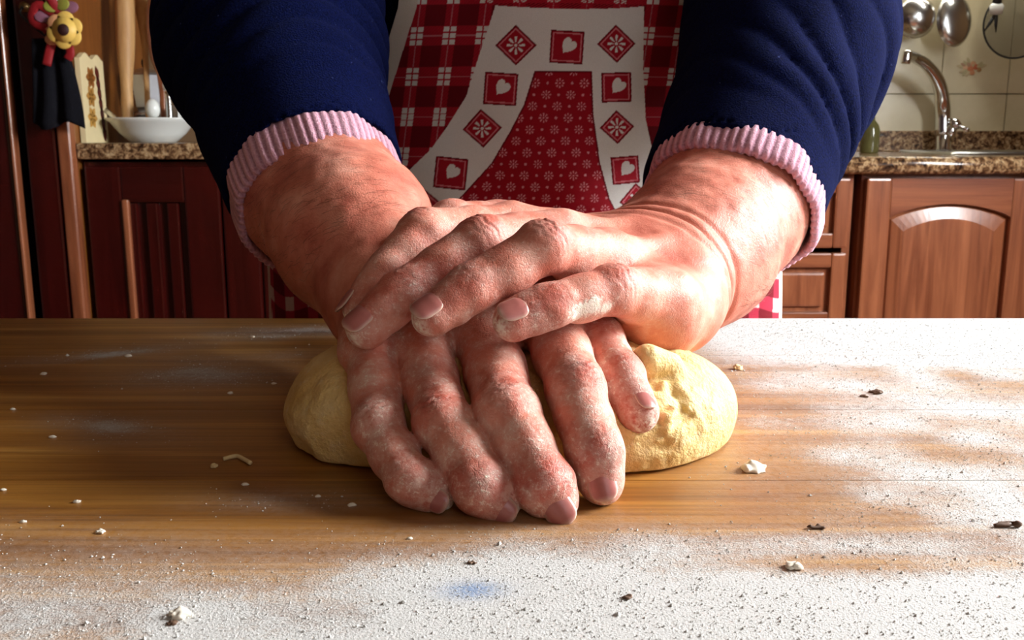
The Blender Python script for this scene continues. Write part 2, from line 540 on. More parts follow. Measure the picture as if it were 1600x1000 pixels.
left = {
 'pinky':  Finger([at(1035, 468, .402), at(957, 452, .378), at(862, 477, .362), at(806, 498, .356)], [.0118, .0100, .0086, .0077], (-.12, -.72, .68)),
 'ring':   Finger([at(945, 405, .415), at(850, 388, .379), at(738, 450, .365), at(678, 491, .358)], [.0122, .0104, .0090, .0081], (-.15, -.70, .70)),
 'middle': Finger([at(868, 372, .432), at(750, 378, .397), at(634, 456, .379), at(575, 508, .372)], [.0124, .0104, .0092, .0083], (-.2, -.66, .72)),
 'index':  Finger([at(800, 358, .455), at(664, 366, .424), at(606, 424, .408), at(566, 480, .398)], [.0122, .0106, .0092, .0082], (-.75, .0, .66)),
 'thumb':  Finger([at(880, 378, .492), at(780, 352, .492), at(706, 346, .470), at(660, 372, .452)], [.0125, .0112, .0100, .0085], (-.1, -.3, .95), 0.5),
}
lw = at(1035, 440, .468)

def band(p, c, axis, offs, w, dep):
    """ring folds round a limb"""
    a = (p - np.asarray(c, np.float32)) @ np.asarray(axis, np.float32) + .0022 * lattice_noise(p, 40, 77)
    g = np.zeros(len(p), np.float32)
    for o, k in offs: g += k * np.exp(-((a - o) / w) ** 2)
    return g * dep

# arms: wrist, mid forearm, cuff, elbow
r_arm = [rw, at(552, 366, .515), at(497, 298, .560), at(420, 62, .675)]
l_arm = [lw, at(1088, 388, .512), at(1136, 324, .556), at(1230, 62, .675)]
r_rad = [.0315, .0400, .0425, .046]
l_rad = [.0335, .0390, .0420, .046]

def far(p, pts, rad):
    lo = np.min(pts, 0) - rad; hi = np.max(pts, 0) + rad
    return ((p > lo.astype(np.float32)) & (p < hi.astype(np.float32))).all(1)

def limb(p, pts, rad, k=0.02):
    d = None
    for i in range(len(pts) - 1):
        c = cone(p, pts[i], pts[i + 1], rad[i], rad[i + 1]); d = c if d is None else smin(d, c, k)
    return d

def hand_field(fingers, wrist, arm, rad, bases, meta_r, extra, folds):
    order = ['index', 'middle', 'ring', 'pinky']
    def f(p):
        p = p.astype(np.float32)
        d = np.full(len(p), 0.05, np.float32)
        m = far(p, arm, 0.08)
        if m.any(): d[m] = limb(p[m], arm, rad)
        allp = [wrist] + [x for k in order for x in (fingers[k].J[0],)] + [fingers['thumb'].J[0]]
        m = far(p, allp, 0.06)
        if m.any():
            q = p[m]; pal = None
            for k in order:
                c = cone(q, bases[k], fingers[k].J[0], meta_r[0], meta_r[1])
                pal = c if pal is None else smin(pal, c, 0.010)
            pal = smin(pal, cone(q, bases['thumb'], fingers['thumb'].J[0], .0150, .0125), 0.012)
            for a, b, ra, rb, kk in extra: pal = smin(pal, cone(q, a, b, ra, rb), kk)
            # tendons
            for k in order:
                top = unit(np.array(fingers[k].back[0]))
                pal = smin(pal, cone(q, np.asarray(bases[k]) + top * meta_r[0] * .92, fingers[k].J[0] + top * meta_r[1] * .86, .0016, .0022), 0.004)
            d[m] = smin(d[m], pal, 0.022)
        fs = None
        for k in order + ['thumb']:
            fd = fingers[k](p); fs = fd if fs is None else smin(fs, fd, 0.0007)
        d = smin(d, fs, 0.0055)
        for c, ax, offs, w, dep, lo_, hi_ in folds:
            mm = (np.abs(p - np.asarray(c, np.float32)) < 0.075).all(1)
            if mm.any(): d[mm] += band(p[mm], c, ax, offs, w, dep)
        d = np.maximum(d, 0.7802 - p[:, 2])
        d += 0.00035 * lattice_noise(p, 160, 3) + 0.0006 * lattice_noise(p, 55, 4)
        return d
    return f

rb = {'index': at(650, 455, .455), 'middle': at(628, 458, .458), 'ring': at(606, 466, .458), 'pinky': at(590, 474, .455), 'thumb': at(680, 462, .462)}
r_field = hand_field(right, rw, r_arm, r_rad, rb, (.0175, .0128),
    [(at(600, 480, .44), at(592, 540, .40), .016, .013, .012)],
    [])
lb = {'index': at(985, 398, .478), 'middle': at(1010, 415, .468), 'ring': at(1035, 440, .455), 'pinky': at(1052, 470, .440), 'thumb': at(965, 400, .50)}
ldir = unit(l_arm[1] - l_arm[0])
l_field = hand_field(left, lw, l_arm, l_rad, lb, (.0180, .0125),
    [(at(1030, 492, .412), at(1058, 488, .432), .0165, .0185, .012), (at(985, 470, .405), at(1030, 492, .412), .0125, .0165, .01)],
    [(lw, ldir, ((-.010, .45), (.000, 1.0), (.0105, .8)), .0022, .0019, 0, 0)])

def box_of(fingers, arm, pad=.02):
    P_ = [j for f in fingers.values() for j in f.J]
    lo = np.min(np.vstack(P_ + arm[:3]), 0) - .055; hi = np.max(np.vstack(P_ + arm[:3]), 0) + .055
    return lo, hi

HV = 0.0009
BV, BQ, BR, BF = [], [], [], []
nb = 0
SKIN = {}
for side, fld, fg, arm in (('r', r_field, right, r_arm), ('l', l_field, left, l_arm)):
    lo, hi = box_of(fg, arm)
    lo[:] = np.maximum(lo, np.min(np.vstack([j for f in fg.values() for j in f.J] + arm[:3]), 0) - .052)
    V, Q = polygonise(fld, lo, hi, HV)
    V = relax(V, Q, 1, 0.4)
    # where the skin is redder and where flour clings
    red = np.zeros(len(V)); flour = np.zeros(len(V))
    for k, fi in fg.items():
        for i, wgt in ((1, 1.0), (2, .7), (3, .9)):
            red += wgt * np.exp(-(np.linalg.norm(V - (fi.J[i] + fi.back[i] * fi.R[i]), axis=1) / (.0095 if i < 3 else .011)) ** 2)
        dmin = np.min([np.linalg.norm(V - (fi.J[i] * (1 - t) + fi.J[i + 1] * t), axis=1) for i in range(3) for t in (0, .25, .5, .75, 1)], 0)
        near = np.exp(-(dmin / .016) ** 2)
        flour = np.maximum(flour, near * (1.0 if side == 'r' else .55))
        tipd = np.linalg.norm(V - (fi.J[3] + fi.dirs[-1] * fi.R[3] * .8), axis=1)
        flour = np.maximum(flour, 1.25 * np.exp(-(tipd / .0090) ** 2))
    if side == 'l':
        for q_, r_, w_ in ((at(900, 486, .362), .0052, 1.9), (at(925, 478, .362), .0048, 1.9), (at(945, 480, .366), .0035, 1.7), (at(540, 500, .395), .007, 1.6)):
            flour = np.maximum(flour, w_ * np.exp(-(np.linalg.norm((V - q_) * [1, .6, 1], axis=1) / r_) ** 2))
    BV.append(V); BQ.append(Q + nb); BR.append(red); BF.append(flour); nb += len(V)
    SKIN[side] = (V, Q)

# the rest of the body: trunk, upper arms, legs, neck and head, mostly under the clothes
sh_r, sh_l = np.array([-.175, .83, 1.26]), np.array([.225, .83, 1.26])
NECK = np.array([.02, .80, 1.36]); HEAD = np.array([.02, .735, 1.52])
def body_field(p):
    p = p.astype(np.float32)
    d = ellips(p, (.02, .875, .84), (.205, .125, .20))
    d = smin(d, ellips(p, (.02, .865, 1.10), (.19, .115, .24)), .06)
    d = smin(d, cone(p, sh_r, sh_l, .06, .06), .05)
    d = smin(d, cone(p, NECK - [0, -.03, .09], NECK + [0, -.02, .06], .062, .052), .03)
    d = smin(d, ellips(p, HEAD, (.074, .095, .108)), .03)
    d = smin(d, ellips(p, HEAD + [0, -.055, -.075], (.042, .045, .045)), .03)             # jaw
    d = smin(d, cone(p, HEAD + [0, -.092, .012], HEAD + [0, -.112, -.026], .008, .013), .012)  # nose
    d = smin(d, cone(p, HEAD + [-.018, -.088, -.058], HEAD + [.018, -.088, -.058], .007, .007), .006)  # mouth
    for s in (-1, 1):
        d = smin(d, ellips(p, HEAD + [s * .074, .008, -.012], (.010, .019, .031)), .008)  # ears
        d = np.maximum(d, -(ball(p, HEAD + [s * .032, -.106, .014], .017)))
        d = smin(d, ball(p, HEAD + [s * .032, -.080, .013], .0135), .004)                # eyes
        d = smin(d, limb(p, [(.02 + s * .10, .88, .72), (.02 + s * .105, .87, .42), (.02 + s * .10, .89, .09)], [.092, .062, .042]), .05)
    for sh, arm in ((sh_r, r_arm), (sh_l, l_arm)):
        d = smin(d, limb(p, [arm[2] + (arm[3] - arm[2]) * .15, arm[3], sh], [.043, .05, .058]), .03)
    return d
V, Q = polygonise(body_field, (-.30, .50, .03), (.34, 1.05, 1.66), 0.006, coarse=6)
BV.append(V); BQ.append(Q + nb); BR.append(np.zeros(len(V))); BF.append(np.zeros(len(V)))

def skin_mat():
    n = N('skin'); v = n.coord('World')
    f = n.noise(v, 38, 6, 0.6); g = n.noise(v, 210, 4, 0.6); fine = n.noise(v, 900, 2, 0.5)
    red = n.attr('red').outputs['Fac']; fl = n.attr('flour').outputs['Fac']
    base = n.ramp(f, [(0.30, lin(174, 86, 68)), (0.52, lin(206, 126, 104)), (0.72, lin(224, 160, 138))])
    base = n.mix(n.math('MULTIPLY', red, 0.62, True), base, lin(170, 70, 58))
    blot = n.ramp(n.noise(v, 120, 3, 0.6), [(0.48, 0.0), (0.66, 1.0)])
    base = n.mix(n.math('MULTIPLY', n.math('MULTIPLY', blot, n.math('ADD', red, 0.10)), 0.55, True), base, lin(158, 70, 58))
    # flour: a patchy film and clotted specks where it clings
    film = n.ramp(n.noise(v, 95, 5, 0.7), [(0.42, 0.0), (0.68, 1.0)])
    speck = n.ramp(n.noise(v, 620, 3, 0.75), [(0.53, 0.0), (0.66, 1.0)])
    m = n.math('MULTIPLY', fl, n.math('ADD', n.math('MULTIPLY', film, 0.62), n.math('MULTIPLY', n.math('MULTIPLY', speck, n.math('ADD', film, 0.35)), 0.75)), True)
    m = n.math('MAXIMUM', m, n.math('MULTIPLY', n.math('MULTIPLY', n.math('SUBTRACT', fl, .62, True), 2.2), n.ramp(n.noise(v, 330, 4, .7), [(.38, 0.), (.58, 1.)]), True))
    clot = n.math('MULTIPLY', n.math('SUBTRACT', n.math('ADD', fl, n.math('MULTIPLY', n.noise(v, 260, 4, .7), 1.0)), 1.72), 5.0, True)
    m = n.math('MAXIMUM', m, clot)
    col = n.mix(m, base, lin(240, 228, 212))
    h = n.math('ADD', n.math('MULTIPLY', g, 0.6), n.math('ADD', n.math('MULTIPLY', fine, 0.35), n.math('MULTIPLY', m, 0.8)))
    vo = n.n('ShaderNodeTexVoronoi', feature='DISTANCE_TO_EDGE'); n.t.links.new(v, vo.inputs['Vector']); vo.inputs['Scale'].default_value = 620
    lines = n.ramp(vo.outputs['Distance'], [(0.0, 0.0), (0.14, 1.0)])
    h = n.math('ADD', h, n.math('MULTIPLY', lines, 0.16))
    return n.set(Base_Color=col, Roughness=n.math('ADD', n.math('MULTIPLY', m, 0.4), 0.50), Specular_IOR_Level=0.35, Subsurface_Weight=0.08, Subsurface_Radius=(0.010, 0.004, 0.002), Subsurface_Scale=0.6, Normal=n.bump(h, 0.42, 0.0009))
M_skin = skin_mat()
body = quadmesh('body', np.vstack(BV), np.vstack(BQ), M_skin, person)
vcolor(body, 'red', np.clip(np.concatenate(BR), 0, 1)); vcolor(body, 'flour', np.clip(np.concatenate(BF), 0, 2.0))

# ---- finger nails
nn = N('fingernail'); vv = nn.coord('World')
M_nail = nn.set(Base_Color=nn.mix(nn.attr('rim').outputs['Fac'], nn.mix(nn.noise(vv, 260, 3), lin(184, 112, 104), lin(152, 84, 78)), lin(226, 206, 184)), Roughness=0.34, Coat_Weight=0.1)
def nail(fi, back, parent, L=1.25, W=0.66, shift=0.0):
    """slightly domed plate with rounded corners sunk into the back of the fingertip"""
    d = fi.dirs[-1]; b = unit(np.asarray(back, float) - d * np.dot(back, d)); s = np.cross(d, b)
    r = fi.R[-1]; c = fi.J[-1] + d * r * shift
    V, F = [], []
    nu, nv = 15, 17
    for j in range(nv):
        t = j / (nv - 1); x = (t - 0.42) * L * r
        e = (1 - abs(2 * t - 1) ** (3.2 if t > .5 else 4.5)) ** .5 if 0 < t < 1 else .12
        for i in range(nu):
            u = i / (nu - 1) * 2 - 1
            a = u * W * e
            rr = r * (1.055 - .035 * u * u - .10 * max(0, t - .6) ** 2 * 4 - .07 * max(0, .25 - t) * 4)
            V.append(c + d * x + (b * math.cos(a) + s * math.sin(a)) * rr)
    for j in range(nv - 1):
        for i in range(nu - 1):
            F.append((j * nu + i, j * nu + i + 1, (j + 1) * nu + i + 1, (j + 1) * nu + i))
    o = pymesh('fingernail', V, F, M_nail, parent)
    rim = np.array([min(1, max(0, (j / (nv - 1) - .84) / .30) + max(0, (abs(i / (nu - 1) * 2 - 1) - .80) / .2) * .7 + max(0, (.10 - j / (nv - 1)) / .1) * .7) for j in range(nv) for i in range(nu)])
    vcolor(o, 'rim', rim)
    sm = o.modifiers.new('thickness', 'SOLIDIFY'); sm.thickness = 0.0006; sm.offset = 0
    return o
for k in ('pinky', 'ring', 'middle', 'index'): nail(right[k], (0, -1, .1), body, L=1.45, shift=.25 if k != 'index' else .15)
nail(right['thumb'], (.3, -.35, .9), body, L=1.25, W=.55)
for k in ('pinky', 'ring', 'middle', 'index', 'thumb'): nail(left[k], left[k].back[-1], body, L=1.5, shift=.12)

# ---- fine hairs on the forearms
M_hairs = plain('arm_hair', lin(104, 66, 48), .6)
HVv, HF = [], []
hr = np.random.default_rng(5)
for side, arm, D in (('r', r_arm, (.9, -.15, .35)), ('l', l_arm, (.85, -.25, -.45))):
    V, Q = SKIN[side]
    ax = unit(arm[2] - arm[0]); L = np.linalg.norm(arm[2] - arm[0])
    fn = np.cross(V[Q[:, 2]] - V[Q[:, 0]], V[Q[:, 3]] - V[Q[:, 1]]); fn /= np.linalg.norm(fn, axis=1)[:, None] + 1e-12
    fc_ = V[Q].mean(1); s_ = (fc_ - arm[0]) @ ax
    ok = np.where((s_ > .016) & (s_ < L + .01) & (fn[:, 1] < .35))[0]
    for q in hr.choice(ok, 850 if side == 'r' else 1300, replace=False):
        p, nn_ = fc_[q], fn[q]
        d_ = np.array(D) + hr.normal(0, .16, 3); d_ = unit(d_ - nn_ * d_.dot(nn_)); w_ = np.cross(d_, nn_) * .00008
        ln = hr.uniform(.005, .012); k = len(HVv)
        for t, lift, ww in ((0, .0, 1), (.35, .0007, 1), (.7, .0008, .8), (1, .0002, .2)):
            c_ = p + d_ * ln * t + nn_ * (lift - (t * ln) ** 2 / .085 * .9 * .5) + w_ * 14 * t * t * hr.uniform(-1, 1)
            HVv += [c_ - w_ * ww, c_ + w_ * ww]
        HF += [(k, k + 1, k + 3, k + 2), (k + 2, k + 3, k + 5, k + 4), (k + 4, k + 5, k + 7, k + 6)]
ah = quadmesh('arm_hair', np.array(HVv), np.array(HF), M_hairs, body); ah['kind'] = 'stuff'

# ================================================================== clothes
def fabric(name, a, b, scale=900, bump=0.5, rough=0.98, sheen=0.02):
    n = N(name); v = n.coord('World')
    big = n.noise(v, 30, 4); f = n.noise(v, scale, 3, 0.7)
    c = n.mix(n.ramp(f, [(0.35, 0.0), (0.7, 1.0)]), a, b)
    lint = n.ramp(n.noise(v, 420, 2, 0.5), [(0.735, 0.0), (0.78, 1.0)])
    c = n.mix(n.math('MULTIPLY', lint, 0.22), c, lin(120, 135, 190))
    h = n.math('ADD', f, n.math('MULTIPLY', big, 0.5))
    return n.set(Base_Color=c, Roughness=rough, Sheen_Weight=sheen, Sheen_Roughness=0.4, Sheen_Tint=(0.35, 0.45, 0.9, 1), Specular_IOR_Level=0.03, Normal=n.bump(h, bump, 0.0025))
M_navy = fabric('navy_knit', lin(4, 6, 26), lin(11, 19, 62))
M_trousers = fabric('dark_trousers', lin(24, 24, 30), lin(38, 38, 46), sheen=0.05)

def sleeve(p, arm, sh, r0, r1, r2, seed, sgn):
    """sleeve tube with slack folds; arm: wrist, mid, cuff, elbow"""
    c0 = arm[2] + unit(arm[3] - arm[2]) * .006; el = arm[3]
    d = smin(cone(p, c0, el, r0, r1), cone(p, el, sh, r1, r2), .035)
    ax = unit(el - c0); L = np.linalg.norm(el - c0)
    v = p - c0.astype(np.float32); s = v @ ax.astype(np.float32)
    lat = v @ unit(np.cross(ax, [0, 0, 1.0])).astype(np.float32)
    nz = lattice_noise(p, 22, seed); n2 = lattice_noise(p, 9, seed + 1)
    ph = s + .22 * sgn * lat + .012 * nz + .030 * n2
    f = np.abs(np.sin(ph * math.pi / .025))
    fold = .0085 * (f ** .6 - .72) * np.clip(0.55 + .75 * n2, .12, 1.2) * np.clip((s - .022) / .04, 0, 1)
    d = d - fold * np.clip((s - .0) / .03, 0, 1) - .003 * nz * np.clip((s - .022) / .03, 0, 1)
    # open end
    d = np.maximum(d, -(s - 0.0))
    inner = cone(p, c0 - ax * .05, c0 + ax * .05, r0 - .004, r0 - .003)
    d = np.where(s < .03, np.maximum(d, -inner), d)
    return d

def sweater_field(p):
    p = p.astype(np.float32)
    d = ellips(p, (.02, .88, .86), (.225, .145, .17))
    d = smin(d, ellips(p, (.02, .875, 1.10), (.205, .135, .25)), .06)
    d = smin(d, cone(p, sh_r, sh_l, .078, .078), .05)
    d = d - .003 * lattice_noise(p, 14, 9)
    d = np.maximum(d, p[:, 2] - 1.345 + .25 * np.abs(p[:, 1] - .83)); d = np.maximum(d, .74 - p[:, 2])
    d = smin(d, sleeve(p, r_arm, sh_r, .0525, .0675, .076, 21, -1), .03)
    d = smin(d, sleeve(p, l_arm, sh_l, .0530, .0630, .074, 31, 1), .03)
    return d
V, Q = polygonise(sweater_field, (-.34, .47, .73), (.38, 1.06, 1.37), 0.0026, coarse=8)
V = relax(V, Q, 1, .4)
sweater = quadmesh('sweater', V, Q, M_navy, person)

# ribbed pink cuffs
nc = N('pink_rib_knit'); vc = nc.coord('World')
groove = nc.attr('rib').outputs['Fac']
cc = nc.mix(nc.math('MULTIPLY', groove, 0.85), lin(214, 158, 176), lin(120, 66, 88))
cc = nc.mix(nc.ramp(nc.noise(vc, 700, 3), [(0.4, 0.0), (0.75, 0.4)]), cc, lin(236, 196, 208))
M_pink = nc.set(Base_Color=cc, Roughness=0.95, Sheen_Weight=0.2, Specular_IOR_Level=0.1, Normal=nc.bump(nc.noise(vc, 900, 3), 0.5, 0.0015))
def cuff(c, axis, rx, ry, e1, length, ribs, flare, drop=0.0):
    """ring of rib knit: outer face, rolled lower edge, inner face"""
    axis = unit(axis); e1 = unit(np.asarray(e1, float) - axis * np.dot(e1, axis)); e2 = np.cross(axis, e1)
    prof = [(0.0, 0.0), (.25, .0010), (.5, .0012), (.75, .0010), (.93, .0006), (1.0, -.0008), (.99, -.0030), (.9, -.0036), (.5, -.0036), (0.0, -.0036)]
    n = ribs * 5; V = []; F = []; rib = []
    for t, dr in prof:
        for k in range(n):
            a = 2 * math.pi * k / n
            g = (0.5 - 0.5 * math.cos(a * ribs)) ** 3
            r = 1 + flare * t
            wob = .0010 * math.sin(a * 5 + 1) + .0007 * math.sin(a * 11)
            rad = dr - g * .0009 + wob
            V.append(c - axis * (t * length + .0006 * math.sin(a * ribs) * (t > .8) + .0016 * math.sin(3 * a) * t) + e1 * math.cos(a) * (rx * r + rad) + e2 * math.sin(a) * (ry * r + rad)); rib.append(g)
    m = len(prof)
    for i in range(m - 1):
        for k in range(n): F.append((i * n + k, (i + 1) * n + k, (i + 1) * n + (k + 1) % n, i * n + (k + 1) % n))
    o = pymesh('cuff', V, F, M_pink, sweater); vcolor(o, 'rib', np.array(rib)); tag(o, 'pink ribbed cuff'); return o
r_ax = unit(r_arm[3] - r_arm[2]); l_ax = unit(l_arm[3] - l_arm[2])
cuff(r_arm[2] + r_ax * .010, r_ax, .0505, .0505, (1, 0, 0), .028, 66, -.04)
cuff(l_arm[2] + l_ax * .010 + np.array([.002, 0, .002]), l_ax, .0515, .0515, (1, 0, 0), .019, 66, -.02)

# ---- apron: cloth lying over the front of the trunk
ACX = 0.025
def torso_front(x, z):
    """front surface of the clothed trunk"""
    u = np.clip((x - .02) / .262, -.995, .995)
    return .715 + .012 * np.clip((z - .85) / .2, 0, 1) + .17 * (1 - np.sqrt(1 - u * u)) + .055 * np.abs(u) ** 3

def interp(tab, v):
    a = np.array(tab); return np.interp(v, a[:, 0], a[:, 1])
def apron_print(X, Yp):
    """the cloth's print, in half millimetres across and down the bib"""
    n = len(X)
    red, dred, cream = np.array(lin(168, 22, 40)), np.array(lin(112, 6, 22)), np.array(lin(234, 234, 230))
    pinkish = np.array(lin(206, 120, 128))
    # plaid
    sx = X + (Yp - 100) * .13
    fx = np.mod(sx - 640, 50.) ; fy = np.mod(Yp - 38, 63.)
    bx_ = (fx < 19); by_ = (fy < 30)
    C = np.tile(dred * .9, (n, 1))
    hatch = (np.mod(X + Yp, 5.) < 2.2)
    one = bx_ ^ by_
    C[one] = red * .82; C[one & hatch] = red * 1.0
    thin = ((np.abs(fx - 9.5) < .9) & ~by_) | ((np.abs(fy - 15) < .8) & ~bx_)
    C[thin] = pinkish * .75
    both = bx_ & by_
    wv = (np.abs(fx - 9.5) < 1.2) | (np.abs(np.mod(fy, 10.) - 5) > 4.1)
    C[both] = cream * .88; C[both & wv] = red * 1.1
    # cream band
    lo = interp([(-40, 790), (17, 773), (80, 752), (147, 731), (196, 700), (231, 675), (270, 635), (330, 560)], Yp)
    ro = interp([(-40, 998), (10, 999), (105, 999), (182, 1004), (227, 1015), (262, 1027), (330, 1060)], Yp)
    li = interp([(109, 835), (161, 819), (203, 798), (252, 770), (315, 714), (370, 660)], Yp)
    ri = interp([(109, 919), (175, 922), (252, 933), (308, 948), (336, 962), (380, 985)], Yp)
    curve = 10 + 6 * ((X - 885) / 110) ** 2 * -1 + 4
    band_ = (X > lo) & (X < ro) & (Yp > curve)
    C[band_] = cream
    stripe = (Yp < curve) & (X > 760) & (X < 1003); C[stripe & (np.mod(X + Yp * 2, 7) < 3)] = red * 1.2
    inner = (X > li) & (X < ri) & (Yp > 109)
    C[inner] = np.array(lin(160, 10, 30))
    # sprigs on the red panel
    gx_, gy_ = 37., 36.
    row = np.floor((Yp - 100) / (gy_ / 2)); yy = np.mod(Yp - 100, gy_ / 2) - gy_ / 4
    xx = np.mod(X - 800 + (row % 2) * gx_ / 2 + row * 2, gx_) - gx_ / 2
    rr = np.hypot(xx, yy); an = np.arctan2(yy, xx)
    spr = (np.abs(rr - 5.2) < 2.0) & (np.cos(8 * an) > .25) | (rr < 1.5)
    dots = np.hypot(np.abs(xx) - gx_ / 2, yy) < 2.0
    C[inner & spr] = np.array(lin(226, 150, 156)); C[inner & dots] = np.array(lin(222, 150, 156))
    edge = ((np.abs(X - li) < 1.4) | (np.abs(X - ri) < 1.4) | (np.abs(Yp - 109) < 1.2) & (X > li) & (X < ri)) & (Yp > 108)
    C[edge] = dred
    # printed squares and diamonds
    for cx, cy, hs, rot, kind in ((806, 69, 22, 45, 'f'), (882, 72, 25, 3, 'h'), (957, 66, 21, 43, 'f'), (783, 136, 25, 4, 'h'), (958, 133, 23, -2, 'h'),
                                  (755, 197, 21.5, 42, 'f'), (960, 195, 19, 42, 'f'), (706, 268, 25, 6, 'h'), (974, 263, 22, -5, 'h'), (993, 312, 20, 40, 'f'), (662, 318, 21, 40, 'f'), (612, 372, 24, 8, 'h')):
        t = math.radians(rot); dx, dy = X - cx, Yp - cy
        a = dx * math.cos(t) + dy * math.sin(t); b = -dx * math.sin(t) + dy * math.cos(t)
        q = np.maximum(np.abs(a), np.abs(b)); ok = q < hs
        C[ok] = dred; C[ok & (q < hs - 2)] = red; C[ok & (q < hs - 3.2)] = pinkish * 1.1; C[ok & (q < hs - 5.0)] = red
        if kind == 'f':
            r_ = np.hypot(dx, dy) ; th_ = np.arctan2(dy, dx)
            pet = (np.abs(r_ - 9) < 4.6) & (np.cos(8 * th_) > .1 + .06 * np.abs(r_ - 9)) | (r_ < 2.4)
            C[ok & pet] = cream
        else:
            hx_, hy_ = dx * .80 + (dy - 1) * .60, dx * -.60 + (dy - 1) * .80; x_ = hx_ / 11.; y_ = -hy_ / 11.
            heart = (x_ ** 2 + (y_ - .75 * np.sqrt(np.abs(x_))) ** 2) < .92
            C[ok & heart & (q < hs - 6)] = cream
    return C

zs = np.concatenate([np.linspace(.40, .76, 40), np.linspace(.7606, 1.03, 470), np.linspace(1.035, 1.20, 24)])
NU = 620
us = np.linspace(0, 1, NU)
left_e = interp([(.40, -.225), (.80, -.215), (.835, -.205), (.852, -.150), (.875, -.128), (.93, -.108), (1.0, -.083), (1.1, -.07), (1.2, -.06)], zs)
right_e = interp([(.40, .255), (.80, .225), (.835, .195), (.855, .160), (.90, .142), (1.0, .140), (1.1, .125), (1.2, .11)], zs)
ZZ, UU = np.meshgrid(zs, us, indexing='ij')
XX = left_e[:, None] + (right_e - left_e)[:, None] * UU
YY = torso_front(XX, ZZ) - .006
wr = .0022 * np.sin(XX * 60 + ZZ * 35) * np.sin(ZZ * 22 + 1) + .0045 * np.exp(-((UU - .02) / .03) ** 2) * 0
skirt = np.clip((.84 - ZZ) / .1, 0, 1)
YY = YY - wr + skirt * .006 * np.sin(XX * 75 + 1.0)
P3 = np.stack([XX, YY, ZZ], -1).reshape(-1, 3)
# the two side edges are hemmed with cream tape and turn back a little
Xp = 800 + P3[:, 0] * 2083; Yp = 345 - (P3[:, 2] - .846) * 2183
colr = apron_print(Xp, Yp)
um = UU.reshape(-1); zf = P3[:, 2]
wid = np.repeat(right_e - left_e, NU)
hem = (um * wid < .014) & (zf > .845) | (um * wid < .004) | ((1 - um) * wid < .004)
colr[hem] = np.array(lin(214, 208, 196))
low = zf < .846
a_, b_ = np.mod(P3[:, 0] * 2083, 50) < 20, np.mod(P3[:, 2] * 2183 + 10 * np.sin(P3[:, 0] * 90), 62) < 26
lowc = np.where((a_ & b_)[:, None], np.array(lin(214, 196, 190)), np.where((a_ | b_)[:, None], np.array(lin(168, 40, 62)), np.array(lin(110, 8, 24))))
colr = np.where((low & ~hem)[:, None], lowc, colr)
ii = np.arange(len(zs) * NU).reshape(len(zs), NU)
Qa = np.stack([ii[:-1, :-1], ii[:-1, 1:], ii[1:, 1:], ii[1:, :-1]], -1).reshape(-1, 4)
na = N('printed_cotton'); va = na.coord('World')
weave = na.noise(va, 1500, 2, 0.6)
M_apron = na.set(Base_Color=na.mix(na.math('MULTIPLY', weave, 0.25), na.attr('print').outputs['Color'], (0.02, 0.005, 0.008)), Roughness=0.85, Specular_IOR_Level=0.15, Normal=na.bump(na.math('ADD', weave, na.math('MULTIPLY', na.noise(va, 25, 3), 2.0)), 0.25, 0.002))
apron = quadmesh('apron', P3, Qa, M_apron, person); vcolor(apron, 'print', colr)
so = apron.modifiers.new('cloth_thickness', 'SOLIDIFY'); so.thickness = .0012; so.offset = 1.0

# neck strap, trousers, shoes, hair: outside the picture, but they belong to the figure
V, F = tube(bez([(-.05, .722, 1.195), (-.062, .79, 1.32), (-.045, .86, 1.372), (.02, .885, 1.378), (.085, .86, 1.372), (.11, .79, 1.32), (.105, .722, 1.195)], 30), .008, 8, flat=.25)
pymesh('neck_strap', V, F, M_apron, apron); vcolor(bpy.data.objects[apron.children[-1].name], 'print', np.tile(np.array(lin(214, 208, 196)), (len(V), 1)))
def trouser_field(p):
    p = p.astype(np.float32)
    d = ellips(p, (.02, .885, .80), (.222, .140, .13))
    for s in (-1, 1):
        d = smin(d, limb(p, [(.02 + s * .10, .89, .72), (.02 + s * .106, .88, .42), (.02 + s * .10, .895, .07)], [.105, .082, .072]), .04)
    d = np.maximum(d, p[:, 2] - .80); return np.maximum(d, .055 - p[:, 2])
V, Q = polygonise(trouser_field, (-.32, .70, .04), (.36, 1.08, .82), .008, coarse=4)
quadmesh('trousers', V, Q, M_trousers, person)
M_shoe = plain('dark_leather', (.02, .018, .016), .4)
for s in (-1, 1):
    cx = .02 + s * .10
    def shoe(p, cx=cx):
        p = p.astype(np.float32)
        d = smin(cone(p, (cx, .93, .045), (cx, .79, .036), .044, .040), cone(p, (cx, .905, .05), (cx, .90, .10), .042, .042), .02)
        return np.maximum(d, .002 - p[:, 2])
    V, Q = polygonise(shoe, (cx - .06, .72, -.008), (cx + .06, 1.0, .16), .006, coarse=4)
    quadmesh('shoe', V, Q, M_shoe, person)
M_hair = plain('grey_hair', lin(150, 145, 138), .6, scale=120)
def hair(p):
    p = p.astype(np.float32)
    d = smin(ellips(p, HEAD + [0, .02, .025], (.090, .102, .105)), ball(p, HEAD + [0, .105, -.01], .045), .03) + .004 * lattice_noise(p, 60, 8)
    return np.maximum(d, -(p[:, 1] - (HEAD[1] - .055) + .9 * (p[:, 2] - HEAD[2] - .075)))
V, Q = polygonise(hair, HEAD - [.13, .16, .13], HEAD + [.13, .18, .16], .005, coarse=4)
quadmesh('hair', V, Q, M_hair, person)

